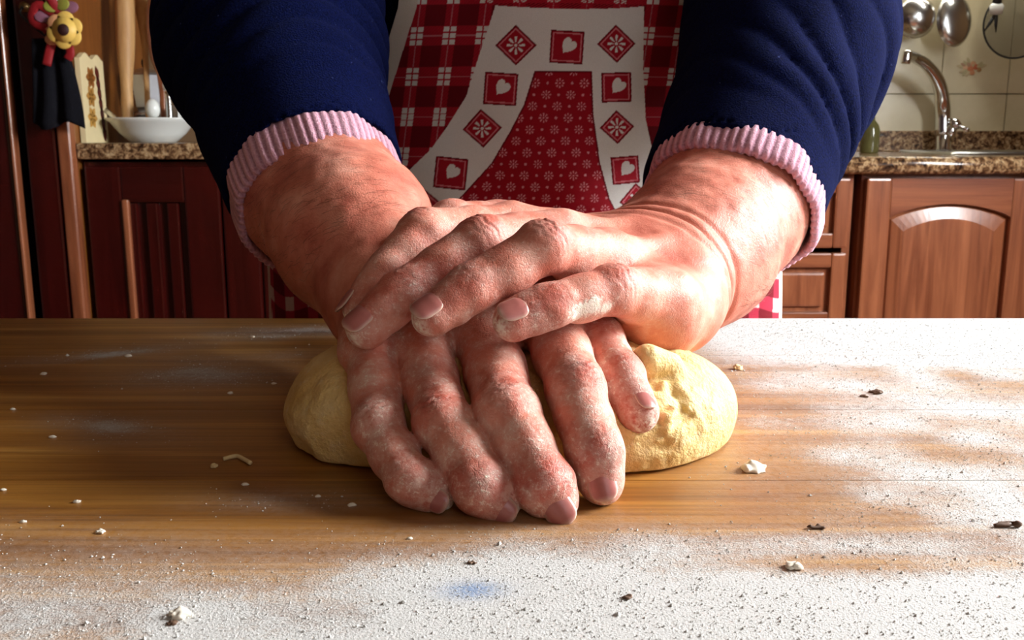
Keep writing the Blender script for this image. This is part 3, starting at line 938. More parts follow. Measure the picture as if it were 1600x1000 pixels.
# ================================================================== table, dough, flour
TZ = 0.78
def smooth(a, b, x):
    t = np.clip((x - a) / (b - a), 0, 1); return t * t * (3 - 2 * t)
def vnoise(x, y, s, seed):
    p = np.stack([x * s, y * s, np.full_like(x, .37 * seed)], -1).astype(np.float32)
    return lattice_noise(p, 1.0, seed) * .5 + .5
def flour_density(x, y):
    """how thickly flour lies on the board, 0 to 1"""
    n1 = vnoise(x, y, 14, 51); n2 = vnoise(x, y, 45, 52); ns = vnoise(x * .35, y * 1.6, 60, 53)
    d = np.zeros_like(x)
    edge = .309 + .006 * np.sin(x * 22) + .014 * (n1 - .5) + .022 * smooth(.05, .20, x)
    front = (1 - smooth(edge - .062, edge + .020, y)) ** .8
    d = np.maximum(d, front * (.48 + .47 * smooth(-.19, -.02, x)) * (.62 + .5 * n2))
    far_r = smooth(.06, .16, x) * smooth(.47, .56, y + .05 * (n1 - .5)) * (.80 + .4 * n1)
    d = np.maximum(d, far_r)
    rr = smooth(.09, .20, x + .08 * (n1 - .5)) * (.45 + .45 * n2) * (.65 + .7 * n1)
    d = np.maximum(d, rr * .9)
    def g(px, py, sx, sy, a, rot=0):
        c = on_plane(px, py, TZ); dx, dy = x - c[0], y - c[1]
        ca, sa = math.cos(rot), math.sin(rot); u, v = dx * ca + dy * sa, -dx * sa + dy * ca
        return a * np.exp(-(u / sx) ** 2 - (v / sy) ** 2)
    for a in ((200, 550, .05, .014, .70, .5), (330, 585, .05, .024, .68, .1), (450, 520, .045, .020, .95, .2), (170, 665, .03, .012, .65, -.3), (200, 690, .03, .010, .25, 0),
              (500, 780, .05, .012, .40, 0), (1130, 530, .05, .03, .7, 0), (1500, 700, .04, .03, .6, .4), (380, 560, .07, .02, .35, .3)):
        d = np.maximum(d, g(*a) * (.4 + 1.0 * n2) * (.6 + .6 * ns))
    for a in ((1250, 700, .055, .035, .85, 0), (1180, 610, .05, .020, .65, 0), (1150, 790, .06, .014, .75, 0), (1350, 880, .05, .008, .55, 0), (1400, 790, .05, .012, .6, 0), (1250, 585, .06, .012, .5, 0)):
        d = d * (1 - g(*a))
    d = np.maximum(d, .58 * (.5 + .8 * n2) * smooth(.04, .16, x) + .10 * n1 * smooth(.02, .12, x))
    return np.clip(d, 0, 1)

def board_mat():
    n = N('board_wood'); oi = n.n('ShaderNodeObjectInfo')
    base = n.coord('World', scale=(2.0, 44, 44))
    add = n.n('ShaderNodeVectorMath', operation='ADD'); n.t.links.new(base, add.inputs[0])
    n.t.links.new(n.math('MULTIPLY', oi.outputs['Random'], 30.0), add.inputs[1])
    v = add.outputs[0]
    f = n.noise(v, 1.5, 6, .6, .8); g = n.noise(v, 6, 4, .6)
    c = n.ramp(f, [(.26, lin(90, 50, 10)), (.42, lin(138, 88, 26)), (.56, lin(166, 114, 44)), (.74, lin(202, 154, 80))])
    c = n.mix(n.math('MULTIPLY', n.ramp(g, [(.45, 0.), (.75, 1.)]), .45), c, lin(112, 64, 24))
    fine = n.noise(n.coord('World', scale=(5, 420, 420)), 1.0, 4, .7)
    c = n.mix(n.math('MULTIPLY', n.ramp(fine, [(.45, 0.), (.70, 1.)]), .55), c, lin(70, 34, 10))
    c = n.mix(n.math('MULTIPLY', oi.outputs['Random'], .20), c, lin(168, 114, 54))
    w = n.coord('World')
    fl = n.attr('flour').outputs['Fac']
    gr = n.noise(w, 1100, 3, .7); gm = n.noise(w, 260, 4, .65)
    t = n.math('ADD', n.math('MULTIPLY', gr, .55), n.math('MULTIPLY', gm, .45))
    m = n.math('MULTIPLY', n.math('SUBTRACT', n.math('ADD', n.math('MULTIPLY', fl, 1.05), t), .86), 2.6, True)
    m = n.math('MAXIMUM', m, n.math('MULTIPLY', n.math('MULTIPLY', fl, .72), n.ramp(n.noise(w, 420, 5, .75), [(.32, .15), (.62, 1.)])))
    blue = n.attr('blue').outputs['Fac']
    col = n.mix(m, c, lin(200, 198, 194))
    col = n.mix(n.math('MULTIPLY', n.math('MULTIPLY', blue, n.ramp(gr, [(.30, 0.), (.55, 1.)])), 1.0), col, lin(84, 122, 168))
    h = n.math('ADD', n.math('MULTIPLY', g, .25), n.math('MULTIPLY', m, n.math('ADD', gr, .4)))
    return n.set(Base_Color=col, Roughness=n.math('ADD', n.math('MULTIPLY', m, .35), .38), Normal=n.bump(h, .6, .0008))
M_board = board_mat()
M_tleg = wood('table_leg_wood', lin(110, 66, 30), lin(160, 108, 58), 'Z')

table = empty('kneading_table', (0.05, .40, 0), 'floured wooden kneading table of long pale planks', 'table')
TX0, TX1, TY0, TY1 = -.72, .78, .02, .677
ys = [TY0, .222, .349, .4445, .560, TY1]
for a, b in zip(ys[:-1], ys[1:]):
    nx, ny = 380, max(10, int((b - a) / .004))
    gxs = np.linspace(TX0, TX1, nx); gys = np.linspace(a + .0002, b - .0002, ny)
    G = np.stack(np.meshgrid(gxs, gys, indexing='ij'), -1).reshape(-1, 2)
    edge = np.minimum(G[:, 1] - a, b - G[:, 1])
    zt = TZ - .0002 * np.exp(-edge / .0005)
    top = np.column_stack([G, zt])
    i2 = np.arange(nx * ny).reshape(nx, ny)
    F = [tuple(q) for q in np.stack([i2[:-1, :-1], i2[1:, :-1], i2[1:, 1:], i2[:-1, 1:]], -1).reshape(-1, 4)]
    k = len(top); low_v = [(TX0, a + .0002, TZ - .035), (TX1, a + .0002, TZ - .035), (TX1, b - .0002, TZ - .035), (TX0, b - .0002, TZ - .035)]
    F.append((k + 3, k + 2, k + 1, k))
    F.append((k, k + 1) + tuple(i2[::-1, 0])); F.append((k + 2, k + 3) + tuple(i2[:, -1]))
    F.append((k + 3, k) + tuple(i2[0, :])); F.append((k + 1, k + 2) + tuple(i2[-1, ::-1]))
    allv = np.vstack([top, np.array(low_v)])
    o = pymesh('plank', allv, F, M_board, table, smooth=False)
    vcolor(o, 'flour', np.concatenate([flour_density(G[:, 0], G[:, 1]), np.zeros(4)]))
    bc = on_plane(738, 922, TZ)
    vcolor(o, 'blue', np.concatenate([np.exp(-((G[:, 0] - bc[0]) / .0085) ** 2 - ((G[:, 1] - bc[1]) / .0048) ** 2), np.zeros(4)]))
for x in (TX0 + .06, TX1 - .12):
    for y in (TY0 + .04, TY1 - .10):
        box('leg', x, x + .06, y, y + .06, 0, TZ - .035, M_tleg, table, bevel=.004)
box('apron_rail', TX0 + .07, TX1 - .07, TY0 + .05, TY0 + .07, TZ - .13, TZ - .035, M_tleg, table, bevel=.002)
box('apron_rail', TX0 + .07, TX1 - .07, TY1 - .09, TY1 - .07, TZ - .13, TZ - .035, M_tleg, table, bevel=.002)

# ---- dough
DC = np.array([-.002, .408, TZ])
def dough_field(p):
    p = p.astype(np.float32)
    d = ellips(p, (.049, .412, TZ + .012), (.050, .054, .030))
    d = smin(d, ellips(p, (-.049, .414, TZ + .012), (.050, .055, .031)), .03)
    d = smin(d, ellips(p, (0, .40, TZ + .010), (.07, .05, .026)), .03)
    calm = 1 - .75 * np.clip((p[:, 0] - .062) / .02, 0, 1)
    n1 = lattice_noise(p, 38, 61); n2 = lattice_noise(p, 120, 62); n3 = lattice_noise(p, 300, 64)
    c = at(1018, 612, .362)
    r = np.linalg.norm(p - c.astype(np.float32), axis=1)
    rough = np.exp(-(r / .021) ** 2)
    d = d + .0022 * n1 + calm * (.0009 * n2 + .0005 * n3) + rough * (.0050 * np.abs(lattice_noise(p, 125, 63)) + .0020 * n2 + .0016 * n3 - .0016)
    # a torn lip and small hollow near the thumb
    lip = at(1012, 562, .376); d = smin(d, cone(p, lip, lip + [.010, .004, -.003], .0065, .005), .005)
    pit = at(1003, 583, .366); d = np.maximum(d, -ball(p, pit, .0045))
    d = np.maximum(d, TZ + .0008 - p[:, 2])
    # the hands press into it
    for f_ in (right['middle'], right['ring'], right['pinky'], right['index'], right['thumb']):
        d = np.maximum(d, -(f_(p) + .0003))
    return d
V, Q = polygonise(dough_field, (-.13, .335, TZ - .004), (.13, .480, TZ + .055), .0011)
V = relax(V, Q, 1, .4)
nd = N('egg_dough'); vd = nd.coord('World')
f = nd.noise(vd, 45, 5, .6); g = nd.noise(vd, 380, 4, .65)
col = nd.ramp(f, [(.3, lin(216, 178, 104)), (.55, lin(232, 202, 134)), (.75, lin(240, 218, 162))])
col = nd.mix(nd.ramp(nd.noise(vd, 160, 5, .7), [(.55, 0.), (.78, .55)]), col, lin(242, 230, 200))
M_dough = nd.set(Base_Color=col, Roughness=.6, Subsurface_Weight=.15, Subsurface_Radius=(.01, .006, .003), Subsurface_Scale=.5, Normal=nd.bump(nd.math('ADD', nd.math('MULTIPLY', f, .6), g), .75, .0020))
dough = quadmesh('dough_loaf', V, Q, M_dough)
tag(dough, 'smooth yellow lump of egg dough pressed flat under the hands', 'dough')

# ---- flour grains lying on the board
M_flour = plain('flour', lin(206, 204, 199), .95, var=.03)
tet = np.array([(0, 0, 1), (.94, 0, -.2), (-.47, .82, -.2), (-.47, -.82, -.2)])
octv = np.array([(1, 0, 0), (0, 1, 0), (-1, 0, 0), (0, -1, 0), (0, 0, 1.0), (0, 0, -.4)])
octf = np.array([(0, 1, 4), (1, 2, 4), (2, 3, 4), (3, 0, 4), (1, 0, 5), (2, 1, 5), (3, 2, 5), (0, 3, 5)])
GX = rng.uniform(-.30, .42, 420000); GY = rng.uniform(.20, .672, 420000)
dn = flour_density(GX, GY) * (.35 + 1.3 * vnoise(GX, GY, 110, 71))
vis = (np.abs(GX) < .56 * GY + .02)
under = ((np.hypot((GX - DC[0]) / .105, (GY - DC[1]) / .058) < 1) | ((GX > -.06) & (GX < .045) & (GY > .305) & (GY < .42)))
bc = on_plane(738, 922, TZ)
blue_ = np.exp(-((GX - bc[0]) / .009) ** 2 - ((GY - bc[1]) / .005) ** 2)
keep = (rng.random(len(GX)) > blue_ * .85) & (rng.random(len(GX)) < np.clip(dn, 0, 1) ** 1.6 * .45) & vis & ~under
GX, GY = GX[keep], GY[keep]
gs = np.minimum(rng.lognormal(math.log(.00020), .45, len(GX)), .0012)
ang = rng.uniform(0, 6.28, len(GX))
ca, sa = np.cos(ang)[:, None], np.sin(ang)[:, None]
jit = octv[None] * rng.uniform(.6, 1.3, (len(GX), 6, 3))
vx = (jit[:, :, 0] * ca - jit[:, :, 1] * sa) * gs[:, None] + GX[:, None]
vy = (jit[:, :, 0] * sa + jit[:, :, 1] * ca) * gs[:, None] + GY[:, None]
vz = TZ + (jit[:, :, 2] * .8 + .30) * gs[:, None]
GV = np.stack([vx, vy, vz], -1).reshape(-1, 3)
GF = (octf[None] + (np.arange(len(GX)) * 6)[:, None, None]).reshape(-1, 3)
print('flour grains', len(GX))
fo = quadmesh('flour_grains', GV, GF, M_flour)
fo.data.polygons.foreach_set('use_smooth', np.zeros(len(GF), bool))
tag(fo, 'white flour grains scattered over the wooden kneading table', 'flour', kind='stuff')

# ---- dough crumbs one could pick up
M_crumb = plain('dough_crumb', lin(226, 202, 150), .8, bump=.3)
M_crumb_w = plain('floury_crumb', lin(240, 232, 214), .9, bump=.3)
M_chip = plain('dark_crumb', lin(92, 66, 46), .8)
crumbs = [  # px, py, length px, flat ratio, kind, label
 (1175, 735, 40, .5, 'w', 'largest floury dough scrap, on bare wood in front of the dough'),
 (282, 962, 34, .6, 'w', 'floury dough scrap in the thick flour with a smaller dark crumb beside it'),
 (158, 832, 15, .7, 'w', 'round pale crumb at the border of flour and bare brown wood'),
 (1153, 577, 14, .8, 'c', 'pale dough crumb beside the rounded end of the dough'),
 (372, 722, 50, .12, 's', 'thin curled shred of dough lying on bare brown planks'),
 (335, 730, 12, .7, 'c', 'small dough crumb beside the thin curled shred'),
 (978, 935, 24, .3, 'd', 'dark brown chip in the flour below the fingertips'),
 (1275, 826, 34, .22, 'd', 'long dark chip slanting at the edge of the thick flour'),
 (1575, 824, 44, .16, 'd', 'long thin dark chip near the table end'),
 (1240, 888, 30, .5, 'w', 'low floury lump in the thick flour between the dark chips'),
 (738, 880, 16, .4, 'd', 'short dark crumb in the flour in front of the fingers'),
 (1368, 614, 22, .5, 'd', 'dark crumb with a smaller one beside it on floured planks beyond the dough'),
 (1350, 620, 14, .5, 'd', 'tiny dark crumb beside a larger one beyond the dough'),
 (268, 975, 20, .5, 'd', 'dark crumb touching a floury scrap in the thick flour'),
]
for px, py, lp, fr, kd, lab in crumbs:
    c = on_plane(px, py, TZ); s = lp / 1500 * c[1] / 2
    if kd == 's':
        V, F = tube(bez([c + [-s, .001, .001], c + [-s * .3, .004, .0012], c + [s * .3, .001, .001], c + [s, -.004, .001]], 16), .0009, 7)
        o = pymesh('dough_shred', V, F, M_crumb)
    else:
        rr_ = {'w': .9, 'c': .9, 'd': .55}[kd]
        hz = s * {'w': .45, 'c': .7, 'd': .25}[kd]
        def cf(p, c=c, s=s, fr=fr, hz=hz):
            p = p.astype(np.float32)
            return np.maximum(ellips(p, c + [0, 0, hz * .5], (s, max(s * fr * 1.6, .0012), hz)) + s * .28 * lattice_noise(p, 2.2 / s, int(px)), TZ + .0001 - p[:, 2])
        V, Q = polygonise(cf, c - [s * 1.6, s * 1.8, s * .4], c + [s * 1.6, s * 1.8, hz * 2.2 + s * .4], s / 7, coarse=4)
        o = quadmesh('dark_crumb' if kd == 'd' else 'dough_crumb', V, Q, {'w': M_crumb_w, 'c': M_crumb, 'd': M_chip}[kd])
    tag(o, lab, 'crumb')

for px, py, lp in ((68, 585, 10), (394, 527, 8), (428, 600, 8), (82, 684, 11), (120, 785, 12), (383, 758, 11), (497, 776, 9), (550, 790, 13), (36, 816, 10), (200, 557, 10), (5, 766, 9), (360, 615, 9), (640, 842, 9), (20, 640, 8)):
    c = on_plane(px, py, TZ); s = lp / 1500 * c[1] / 2
    V = []; F = []
    prof = [(.0001, 1.0), (.6, .8), (1.0, .35), (.9, 0.02)]
    V, F = lathe([(r * s, h * s * .8) for r, h in prof], 9, c, sx=1.2, sy=.8)
    V = [v + np.append(rng.normal(0, s * .12, 2), 0) for v in V]
    o = pymesh('dough_crumb', V, F, M_crumb_w); tag(o, 'tiny pale dough crumb on bare brown planks beside the dough', 'crumb', 'tiny pale crumbs on the brown planks')

# ================================================================== KITCHEN BEHIND
M_cherry = wood('cherry_cabinet', lin(112, 58, 34), lin(172, 106, 70), 'Z', rough=.28, coat=.35)
M_cherry_x = wood('cherry_rail', lin(112, 56, 32), lin(168, 102, 66), 'X', rough=.28, coat=.35)
M_mahog = wood('dark_red_cabinet', lin(44, 5, 4), lin(72, 13, 10), 'Z', rough=.26, coat=.4)
M_mahog_x = wood('dark_red_rail', lin(42, 5, 4), lin(66, 12, 9), 'X', rough=.26, coat=.4)
M_brown = wood('amber_side_panel', lin(112, 62, 22), lin(150, 92, 38), 'Z', rough=.35)
M_dark = plain('dark_recess', (.010, .006, .005), .8)
M_steel = plain('stainless_steel', (.62, .62, .60), .22, 1.0, var=.05)
M_chrome = plain('chrome', (.75, .76, .76), .10, 1.0, var=.02)
M_alu = plain('cast_aluminium', (.66, .68, .72), .30, 1.0, var=.06)
M_black = plain('black_plastic', (.012, .012, .013), .45)
M_porc = plain('white_porcelain', lin(232, 236, 232), .15, var=.02)
M_pine = wood('pale_spoon_wood', lin(176, 128, 76), lin(214, 172, 116), 'Z', rough=.55)
M_brass = plain('aged_brass_knob', (.28, .18, .08), .35, 1.0)

def granite():
    n = N('brown_granite'); v = n.coord('World')
    a = n.noise(v, 70, 5, .7, .6); b = n.noise(v, 190, 3, .6)
    c = n.ramp(a, [(.34, lin(34, 24, 18)), (.46, lin(96, 66, 42)), (.56, lin(168, 136, 98)), (.68, lin(206, 184, 146))])
    c = n.mix(n.ramp(b, [(.55, 0.), (.66, .8)]), c, lin(40, 26, 20))
    return n.set(Base_Color=c, Roughness=.18)
M_granite = granite()

def framed_front(name, parent, x0, x1, yf, z0, z1, mv, mh, panel='raised', arch=0.0, st=.055, knob=None, slats=0):
    """frame-and-panel door or drawer front: two stiles, two rails and a centre panel; yf is the outer face"""
    d = empty(name, ((x0 + x1) / 2, yf, z0)); d.location -= parent.location; d.parent = parent
    P = lambda nm, a, b, y0, y1, c, e, m, bv=.003: box(nm, a, b, y0, y1, c, e, m, d, bevel=bv)
    t = .022
    P('stile', x0, x0 + st, yf, yf + t, z0, z1, mv, .005); P('stile', x1 - st, x1, yf, yf + t, z0, z1, mv, .005)
    P('rail', x0 + st, x1 - st, yf + .001, yf + t, z0, z0 + st, mh, .004)
    if arch:
        # top rail with an arched lower edge
        n = 20; xs = np.linspace(x0 + st, x1 - st, n); bm = bmesh.new()
        low = [z1 - st - arch * (1 - math.sin(math.pi * (i / (n - 1))) ** .8) for i in range(n)]
        for y in (yf + .001, yf + t):
            for i in range(n): bm.verts.new((xs[i], y, low[i]))
            for i in range(n): bm.verts.new((xs[i], y, z1))
        bm.verts.ensure_lookup_table(); v = bm.verts
        for i in range(n - 1):
            for o in (0, 2 * n): bm.faces.new((v[o + i], v[o + i + 1], v[o + n + i + 1], v[o + n + i]))
            bm.faces.new((v[i], v[i + 1], v[2 * n + i + 1], v[2 * n + i])); bm.faces.new((v[n + i], v[n + i + 1], v[3 * n + i + 1], v[3 * n + i]))
        bm_obj('rail', bm, mh, d)
        # raised panel following the arch, bevelled towards its border
        off = .010; b2 = bmesh.new(); rings = []
        for ins, dy in ((off, .016), (off + .004, .011), (off + .030, .004), (off + .034, .004)):
            a0, a1 = x0 + st + ins - .006, x1 - st - ins + .006
            ring = [(a0, z0 + st + ins - .006), (a1, z0 + st + ins - .006)]
            for i in range(n):
                xx = a1 + (a0 - a1) * i / (n - 1)
                ring.append((xx, z1 - st - ins + .006 - arch * (1 - math.sin(math.pi * (i / (n - 1))) ** .8)))
            rings.append([b2.verts.new((a, yf + dy, z)) for a, z in ring])
        for r0, r1 in zip(rings[:-1], rings[1:]):
            m = len(r0)
            for i in range(m): b2.faces.new((r0[i], r0[(i + 1) % m], r1[(i + 1) % m], r1[i]))
        b2.faces.new(rings[-1])
        bm_obj('panel', b2, mv, d)
        P('back_panel', x0 + st - .01, x1 - st + .01, yf + .017, yf + t - .001, z0 + st - .01, z1 - .012, mv, 0)
    else:
        P('rail', x0 + st, x1 - st, yf + .001, yf + t, z1 - st, z1, mh, .004)
        if slats:
            P('back_panel', x0 + st - .005, x1 - st + .005, yf + .018, yf + t, z0 + st - .005, z1 - st + .005, mv, 0)
            w = (x1 - x0 - 2 * st) / slats
            for i in range(slats):
                a = x0 + st + i * w
                P('slat', a + .004, a + w - .018, yf + .006, yf + .018, z0 + st + .002, z1 - st - .002, mv, .004)
        else:
            P('back_panel', x0 + st - .005, x1 - st + .005, yf + .016, yf + t, z0 + st - .005, z1 - st + .005, mv, 0)
            P('panel', x0 + st + .012, x1 - st - .012, yf + .005, yf + .017, z0 + st + .012, z1 - st - .012, mv, .006)
    if knob:
        V, F = lathe([(.0, 0), (.006, 0), (.005, .012), (.012, .018), (.013, .024), (.008, .030), (.0, .031)], 16, (knob[0], yf, knob[1]), (0, -1, 0))
        pymesh('knob', V, F, M_brass, d)
    return d

def carcass(name, x0, x1, y0, y1, z0, z1, mat, label, plinth=True):
    c = empty(name, ((x0 + x1) / 2, (y0 + y1) / 2, 0), label, 'cabinet')
    t = .018
    zb = .10 if plinth else z0
    box('side_panel', x0, x0 + t, y0, y1, zb, z1, mat, c); box('side_panel', x1 - t, x1, y0, y1, zb, z1, mat, c)
    box('bottom_panel', x0 + t, x1 - t, y0, y1, zb, zb + t, mat, c); box('top_panel', x0 + t, x1 - t, y0, y1, z1 - t, z1, mat, c)
    box('back_board', x0 + t, x1 - t, y1 - .008, y1, zb + t, z1 - t, mat, c)
    if plinth: box('plinth', x0, x1, y0 + .05, y0 + .07, 0, zb, M_dark, c)
    return c

# --- sink side, on the right: counter front edge 2.20 m away
CF = 2.235; CZ = .860
u1 = carcass('drawer_cabinet', .30, .788, CF, Y1 - .012, 0, CZ - .042, M_cherry, 'cherry cabinet of panelled drawers behind the sweater sleeve')
zt = CZ - .050
for k, (a, b) in enumerate(((zt - .160, zt), (zt - .345, zt - .172), (zt - .70, zt - .357))):
    framed_front('drawer', u1, .318, .776, CF - .022, a, b, M_cherry, M_cherry_x, st=.034, knob=(.557, (a + b) / 2))
u2 = carcass('sink_cabinet', .806, 1.212, CF, Y1 - .012, 0, CZ - .042, M_cherry, 'cherry sink cabinet with arched raised door panel')
framed_front('door', u2, .812, 1.206, CF - .022, .115, zt, M_cherry, M_cherry_x, arch=.030, st=.058, knob=(1.18, .45))
u3 = carcass('corner_cabinet', 1.232, 1.645, CF, Y1 - .012, 0, CZ - .042, M_cherry, 'cherry cabinet standing beyond the sink cabinet by the window wall')
framed_front('door', u3, 1.240, 1.637, CF - .022, .115, zt, M_cherry, M_cherry_x, arch=.030, st=.058, knob=(1.27, .45))

# worktop with the sink cut-out
wt = empty('worktop', (1.0, 2.5, CZ - .04), 'brown granite worktop with light front edge around the sink', 'worktop')
SX0, SX1, SY0, SY1 = 1.08, 1.48, 2.36, 2.68
bm = bmesh.new()
for a, b, c, d in ((.28, SX0, 2.20, Y1 - .02), (SX1, X1 - .01, 2.20, Y1 - .02), (SX0, SX1, 2.20, SY0), (SX0, SX1, SY1, Y1 - .02)):
    bx(bm, a, b, c, d, CZ - .036, CZ)
bmesh.ops.remove_doubles(bm, verts=bm.verts, dist=1e-5)
bm_obj('slab', bm, M_granite, wt)
V, F = tube([(.28, 2.20, CZ - .020), (X1 - .01, 2.20, CZ - .020)], .020, 16); pymesh('bullnose_edge', V, F, M_granite, wt)
box('upstand', .28, X1 - .01, Y1 - .022, Y1 - .006, CZ, CZ + .058, M_granite, wt, bevel=.003)

sk = empty('sink', ((SX0 + SX1) / 2, (SY0 + SY1) / 2, CZ), 'stainless steel inset sink in the granite worktop', 'sink')
V, F = [], []
def rrect(ins, z, r=.04, n=6):
    out = []
    x0, x1, y0, y1 = SX0 + ins, SX1 - ins, SY0 + ins, SY1 - ins
    for cx, cy, a0 in ((x1 - r, y1 - r, 0), (x0 + r, y1 - r, 90), (x0 + r, y0 + r, 180), (x1 - r, y0 + r, 270)):
        for i in range(n + 1):
            a = math.radians(a0 + 90 * i / n); out.append((cx + r * math.cos(a), cy + r * math.sin(a), z))
    return out
rings = [rrect(-.022, CZ + .0008), rrect(-.018, CZ + .007), rrect(-.004, CZ + .006), rrect(.006, CZ - .004), rrect(.014, CZ - .15), rrect(.05, CZ - .165)]
m = len(rings[0])
for r in rings: V += r
for i in range(len(rings) - 1):
    for k in range(m): F.append((i * m + k, i * m + (k + 1) % m, (i + 1) * m + (k + 1) % m, (i + 1) * m + k))
F.append(tuple((len(rings) - 1) * m + k for k in range(m)))
pymesh('basin', V, F, M_steel, sk)
V, F = lathe([(.0, .001), (.022, .001), (.026, .003), (.03, .0)], 20, ((SX0 + SX1) / 2, (SY0 + SY1) / 2, CZ - .1645)); pymesh('drain', V, F, M_chrome, sk)

# mixer tap: column, swan neck, nozzle, lever
FY = 2.745
fb = at(1474, 229, FY); fb[2] = CZ + .0004
tap = empty('mixer_tap', fb, 'chrome mixer tap with tall curved spout against the tiles', 'tap')
V, F = lathe([(.0, 0), (.027, 0), (.027, .006), (.021, .010), (.020, .045), (.016, .055), (.0, .056)], 24, fb, (-.05, 0, 1)); pymesh('base_column', V, F, M_chrome, tap)
sp = [np.array([fb[0] - .004, FY, fb[2] + .045])] + [at(x, y, FY - k * .045) for k, (x, y) in enumerate(((1473, 165), (1467, 130), (1450, 104), (1430, 90), (1417, 86)))]
V, F = tube(bez(sp, 40), [.0205] * 8 + [.0205 - .009 * i / 34 for i in range(100)][:len(bez(sp, 40)) - 8], 16); pymesh('spout', V, F, M_chrome, tap)
e = sp[-1]
V, F = lathe([(.0, -.022), (.0115, -.022), (.0125, -.018), (.0125, .006), (.010, .011), (.0, .012)], 18, e, (.12, 0, 1)); pymesh('nozzle', V, F, M_chrome, tap)
hb = at(1488, 196, FY - .02)
V, F = tube([np.array([fb[0] + .012, FY, fb[2] + .03]), hb], [.013, .015], 14); pymesh('valve_body', V, F, M_chrome, tap)
V, F = lathe([(.0, -.012), (.016, -.010), (.019, 0), (.016, .012), (.0, .016)], 20, hb + [.006, 0, .004], (.6, -.2, .7)); pymesh('lever_cap', V, F, M_chrome, tap)
V, F = tube([hb + [.01, -.01, .0], at(1502, 199, FY - .04), at(1513, 203, FY - .06)], [.006, .005, .006], 10); pymesh('lever', V, F, M_chrome, tap)

# olive bottle half hidden by the sleeve
ob = at(1358, 232, 2.55); ob[2] = CZ + .0004
bt = empty('oil_bottle', ob, 'slim olive glass bottle beside the sink, half behind the sleeve', 'bottle')
og = N('olive_glass'); M_olive = og.set(Base_Color=lin(120, 116, 70), Roughness=.15, Transmission_Weight=.5)
V, F = lathe([(.0, 0), (.022, 0), (.024, .004), (.024, .060), (.020, .072), (.010, .085), (.0095, .105), (.0, .105)], 24, ob); pymesh('glass', V, F, M_olive, bt)
V, F = lathe([(.0, .105), (.0105, .105), (.0105, .122), (.0, .123)], 16, ob); pymesh('cap', V, F, M_black, bt)

# --- utensil rail with hanging tools over the sink
RY = Y1 - .055
rail_z = float(at(1480, -62, RY)[2])
rl = empty('utensil_rail', (1.2, RY, rail_z), 'steel rail on the tiles carrying hanging ladles and strainers', 'rail')
V, F = tube([(.85, RY, rail_z), (1.53, RY, rail_z)], .006, 12); pymesh('bar', V, F, M_steel, rl)
for x in (.90, 1.51):
    V, F = tube([(x, RY, rail_z), (x, Y1 - .012, rail_z)], .007, 12); pymesh('bracket', V, F, M_steel, rl)
def hook_handle(o, x, z_low, y, r=.004, mat=None):
    """flat handle from the rail hook down to a tool's head"""
    V, F = tube(bez([(x, y, z_low), (x, y - .004, (z_low + rail_z) / 2), (x, y, rail_z - .004)], 10), [r * 1.6] * 3 + [r] * (len(bez([(x, y, z_low), (x, y - .004, (z_low + rail_z) / 2), (x, y, rail_z - .004)], 10)) - 3), 10, flat=.5)
    pymesh('handle', V, F, mat or M_steel, o)
    V, F = tube([(x + .012 * math.cos(a) * .6, RY + .0105 * math.sin(a), rail_z + .0105 * math.cos(a) * 1.0) for a in np.linspace(-2.6, 2.6, 14)], .0022, 8)
    pymesh('hook', V, F, M_steel, o)
def ladle(name, px, py, rpx, label, depth=.5, ex=1.0, tilt=(0, -1, .15), cat='ladle'):
    c = at(px, py, RY - .03); r = rpx / 1500 * RY
    o = empty(name, c, label, cat)
    prof = [(r * math.sin(t), -r * depth * math.cos(t) + r * depth) for t in np.linspace(.0, math.pi / 2, 12)]
    prof = [(max(a, 1e-4), -b) for a, b in prof]
    prof2 = prof + [(r * 1.03, -r * depth - .001), (r * 1.02, -r * depth - .003)] + [(a * .96, b - .003) for a, b in prof[::-1]]
    V, F = lathe(prof2, 28, c + np.array(tilt) * r * depth * .5, tilt, sx=ex)
    pymesh('bowl', V, F, M_steel, o)
    hook_handle(o, c[0], c[2] + r * .9, RY - .012)
    return o
ladle('soup_ladle', 1434, 23, 31, 'deep round steel ladle hanging between two other tools', .75)
ladle('skimmer', 1495, 30, 38, 'wide shallow oval steel skimmer hanging over the tap',  .30, .76, (.25, -1, .12), 'skimmer')
ladle('small_ladle', 1395, 16, 10, 'small bright steel ladle tucked against the sleeve', .7)
# splatter screen
c = at(1588, 38, RY - .01); r = 49 / 1500 * RY
ss = empty('splatter_screen', c, 'round wire-mesh splatter screen with dark rim on the tiles', 'strainer')
V, F = tube([c + r * np.array([math.cos(a), 0, math.sin(a)]) for a in np.linspace(0, 2 * math.pi, 49)], .0028, 8, caps=False); pymesh('rim', V, F, M_black, ss)
V, F = [], []
def wire(a, b, w=.0006):
    k = len(V); a = np.array(a); b = np.array(b); d = unit(b - a); s = np.cross(d, [0, 1, 0]) * w
    for p in (a, b): V.extend([p + s, p + [0, .0006, 0], p - s, p - [0, .0006, 0]])
    F.extend([(k + i, k + (i + 1) % 4, k + 4 + (i + 1) % 4, k + 4 + i) for i in range(4)])
for t in np.linspace(-.97, .97, 40):
    hw = r * math.sqrt(1 - t * t)
    wire(c + [-hw, 0, t * r], c + [hw, 0, t * r]); wire(c + [t * r, .0005, -hw], c + [t * r, .0005, hw])
mesh_o = pymesh('wire_mesh', V, F, plain('dark_wire', (.16, .15, .12), .4, .8), ss, smooth=False); mesh_o['kind'] = 'stuff'
hook_handle(ss, c[0], c[2] + r, RY - .01)
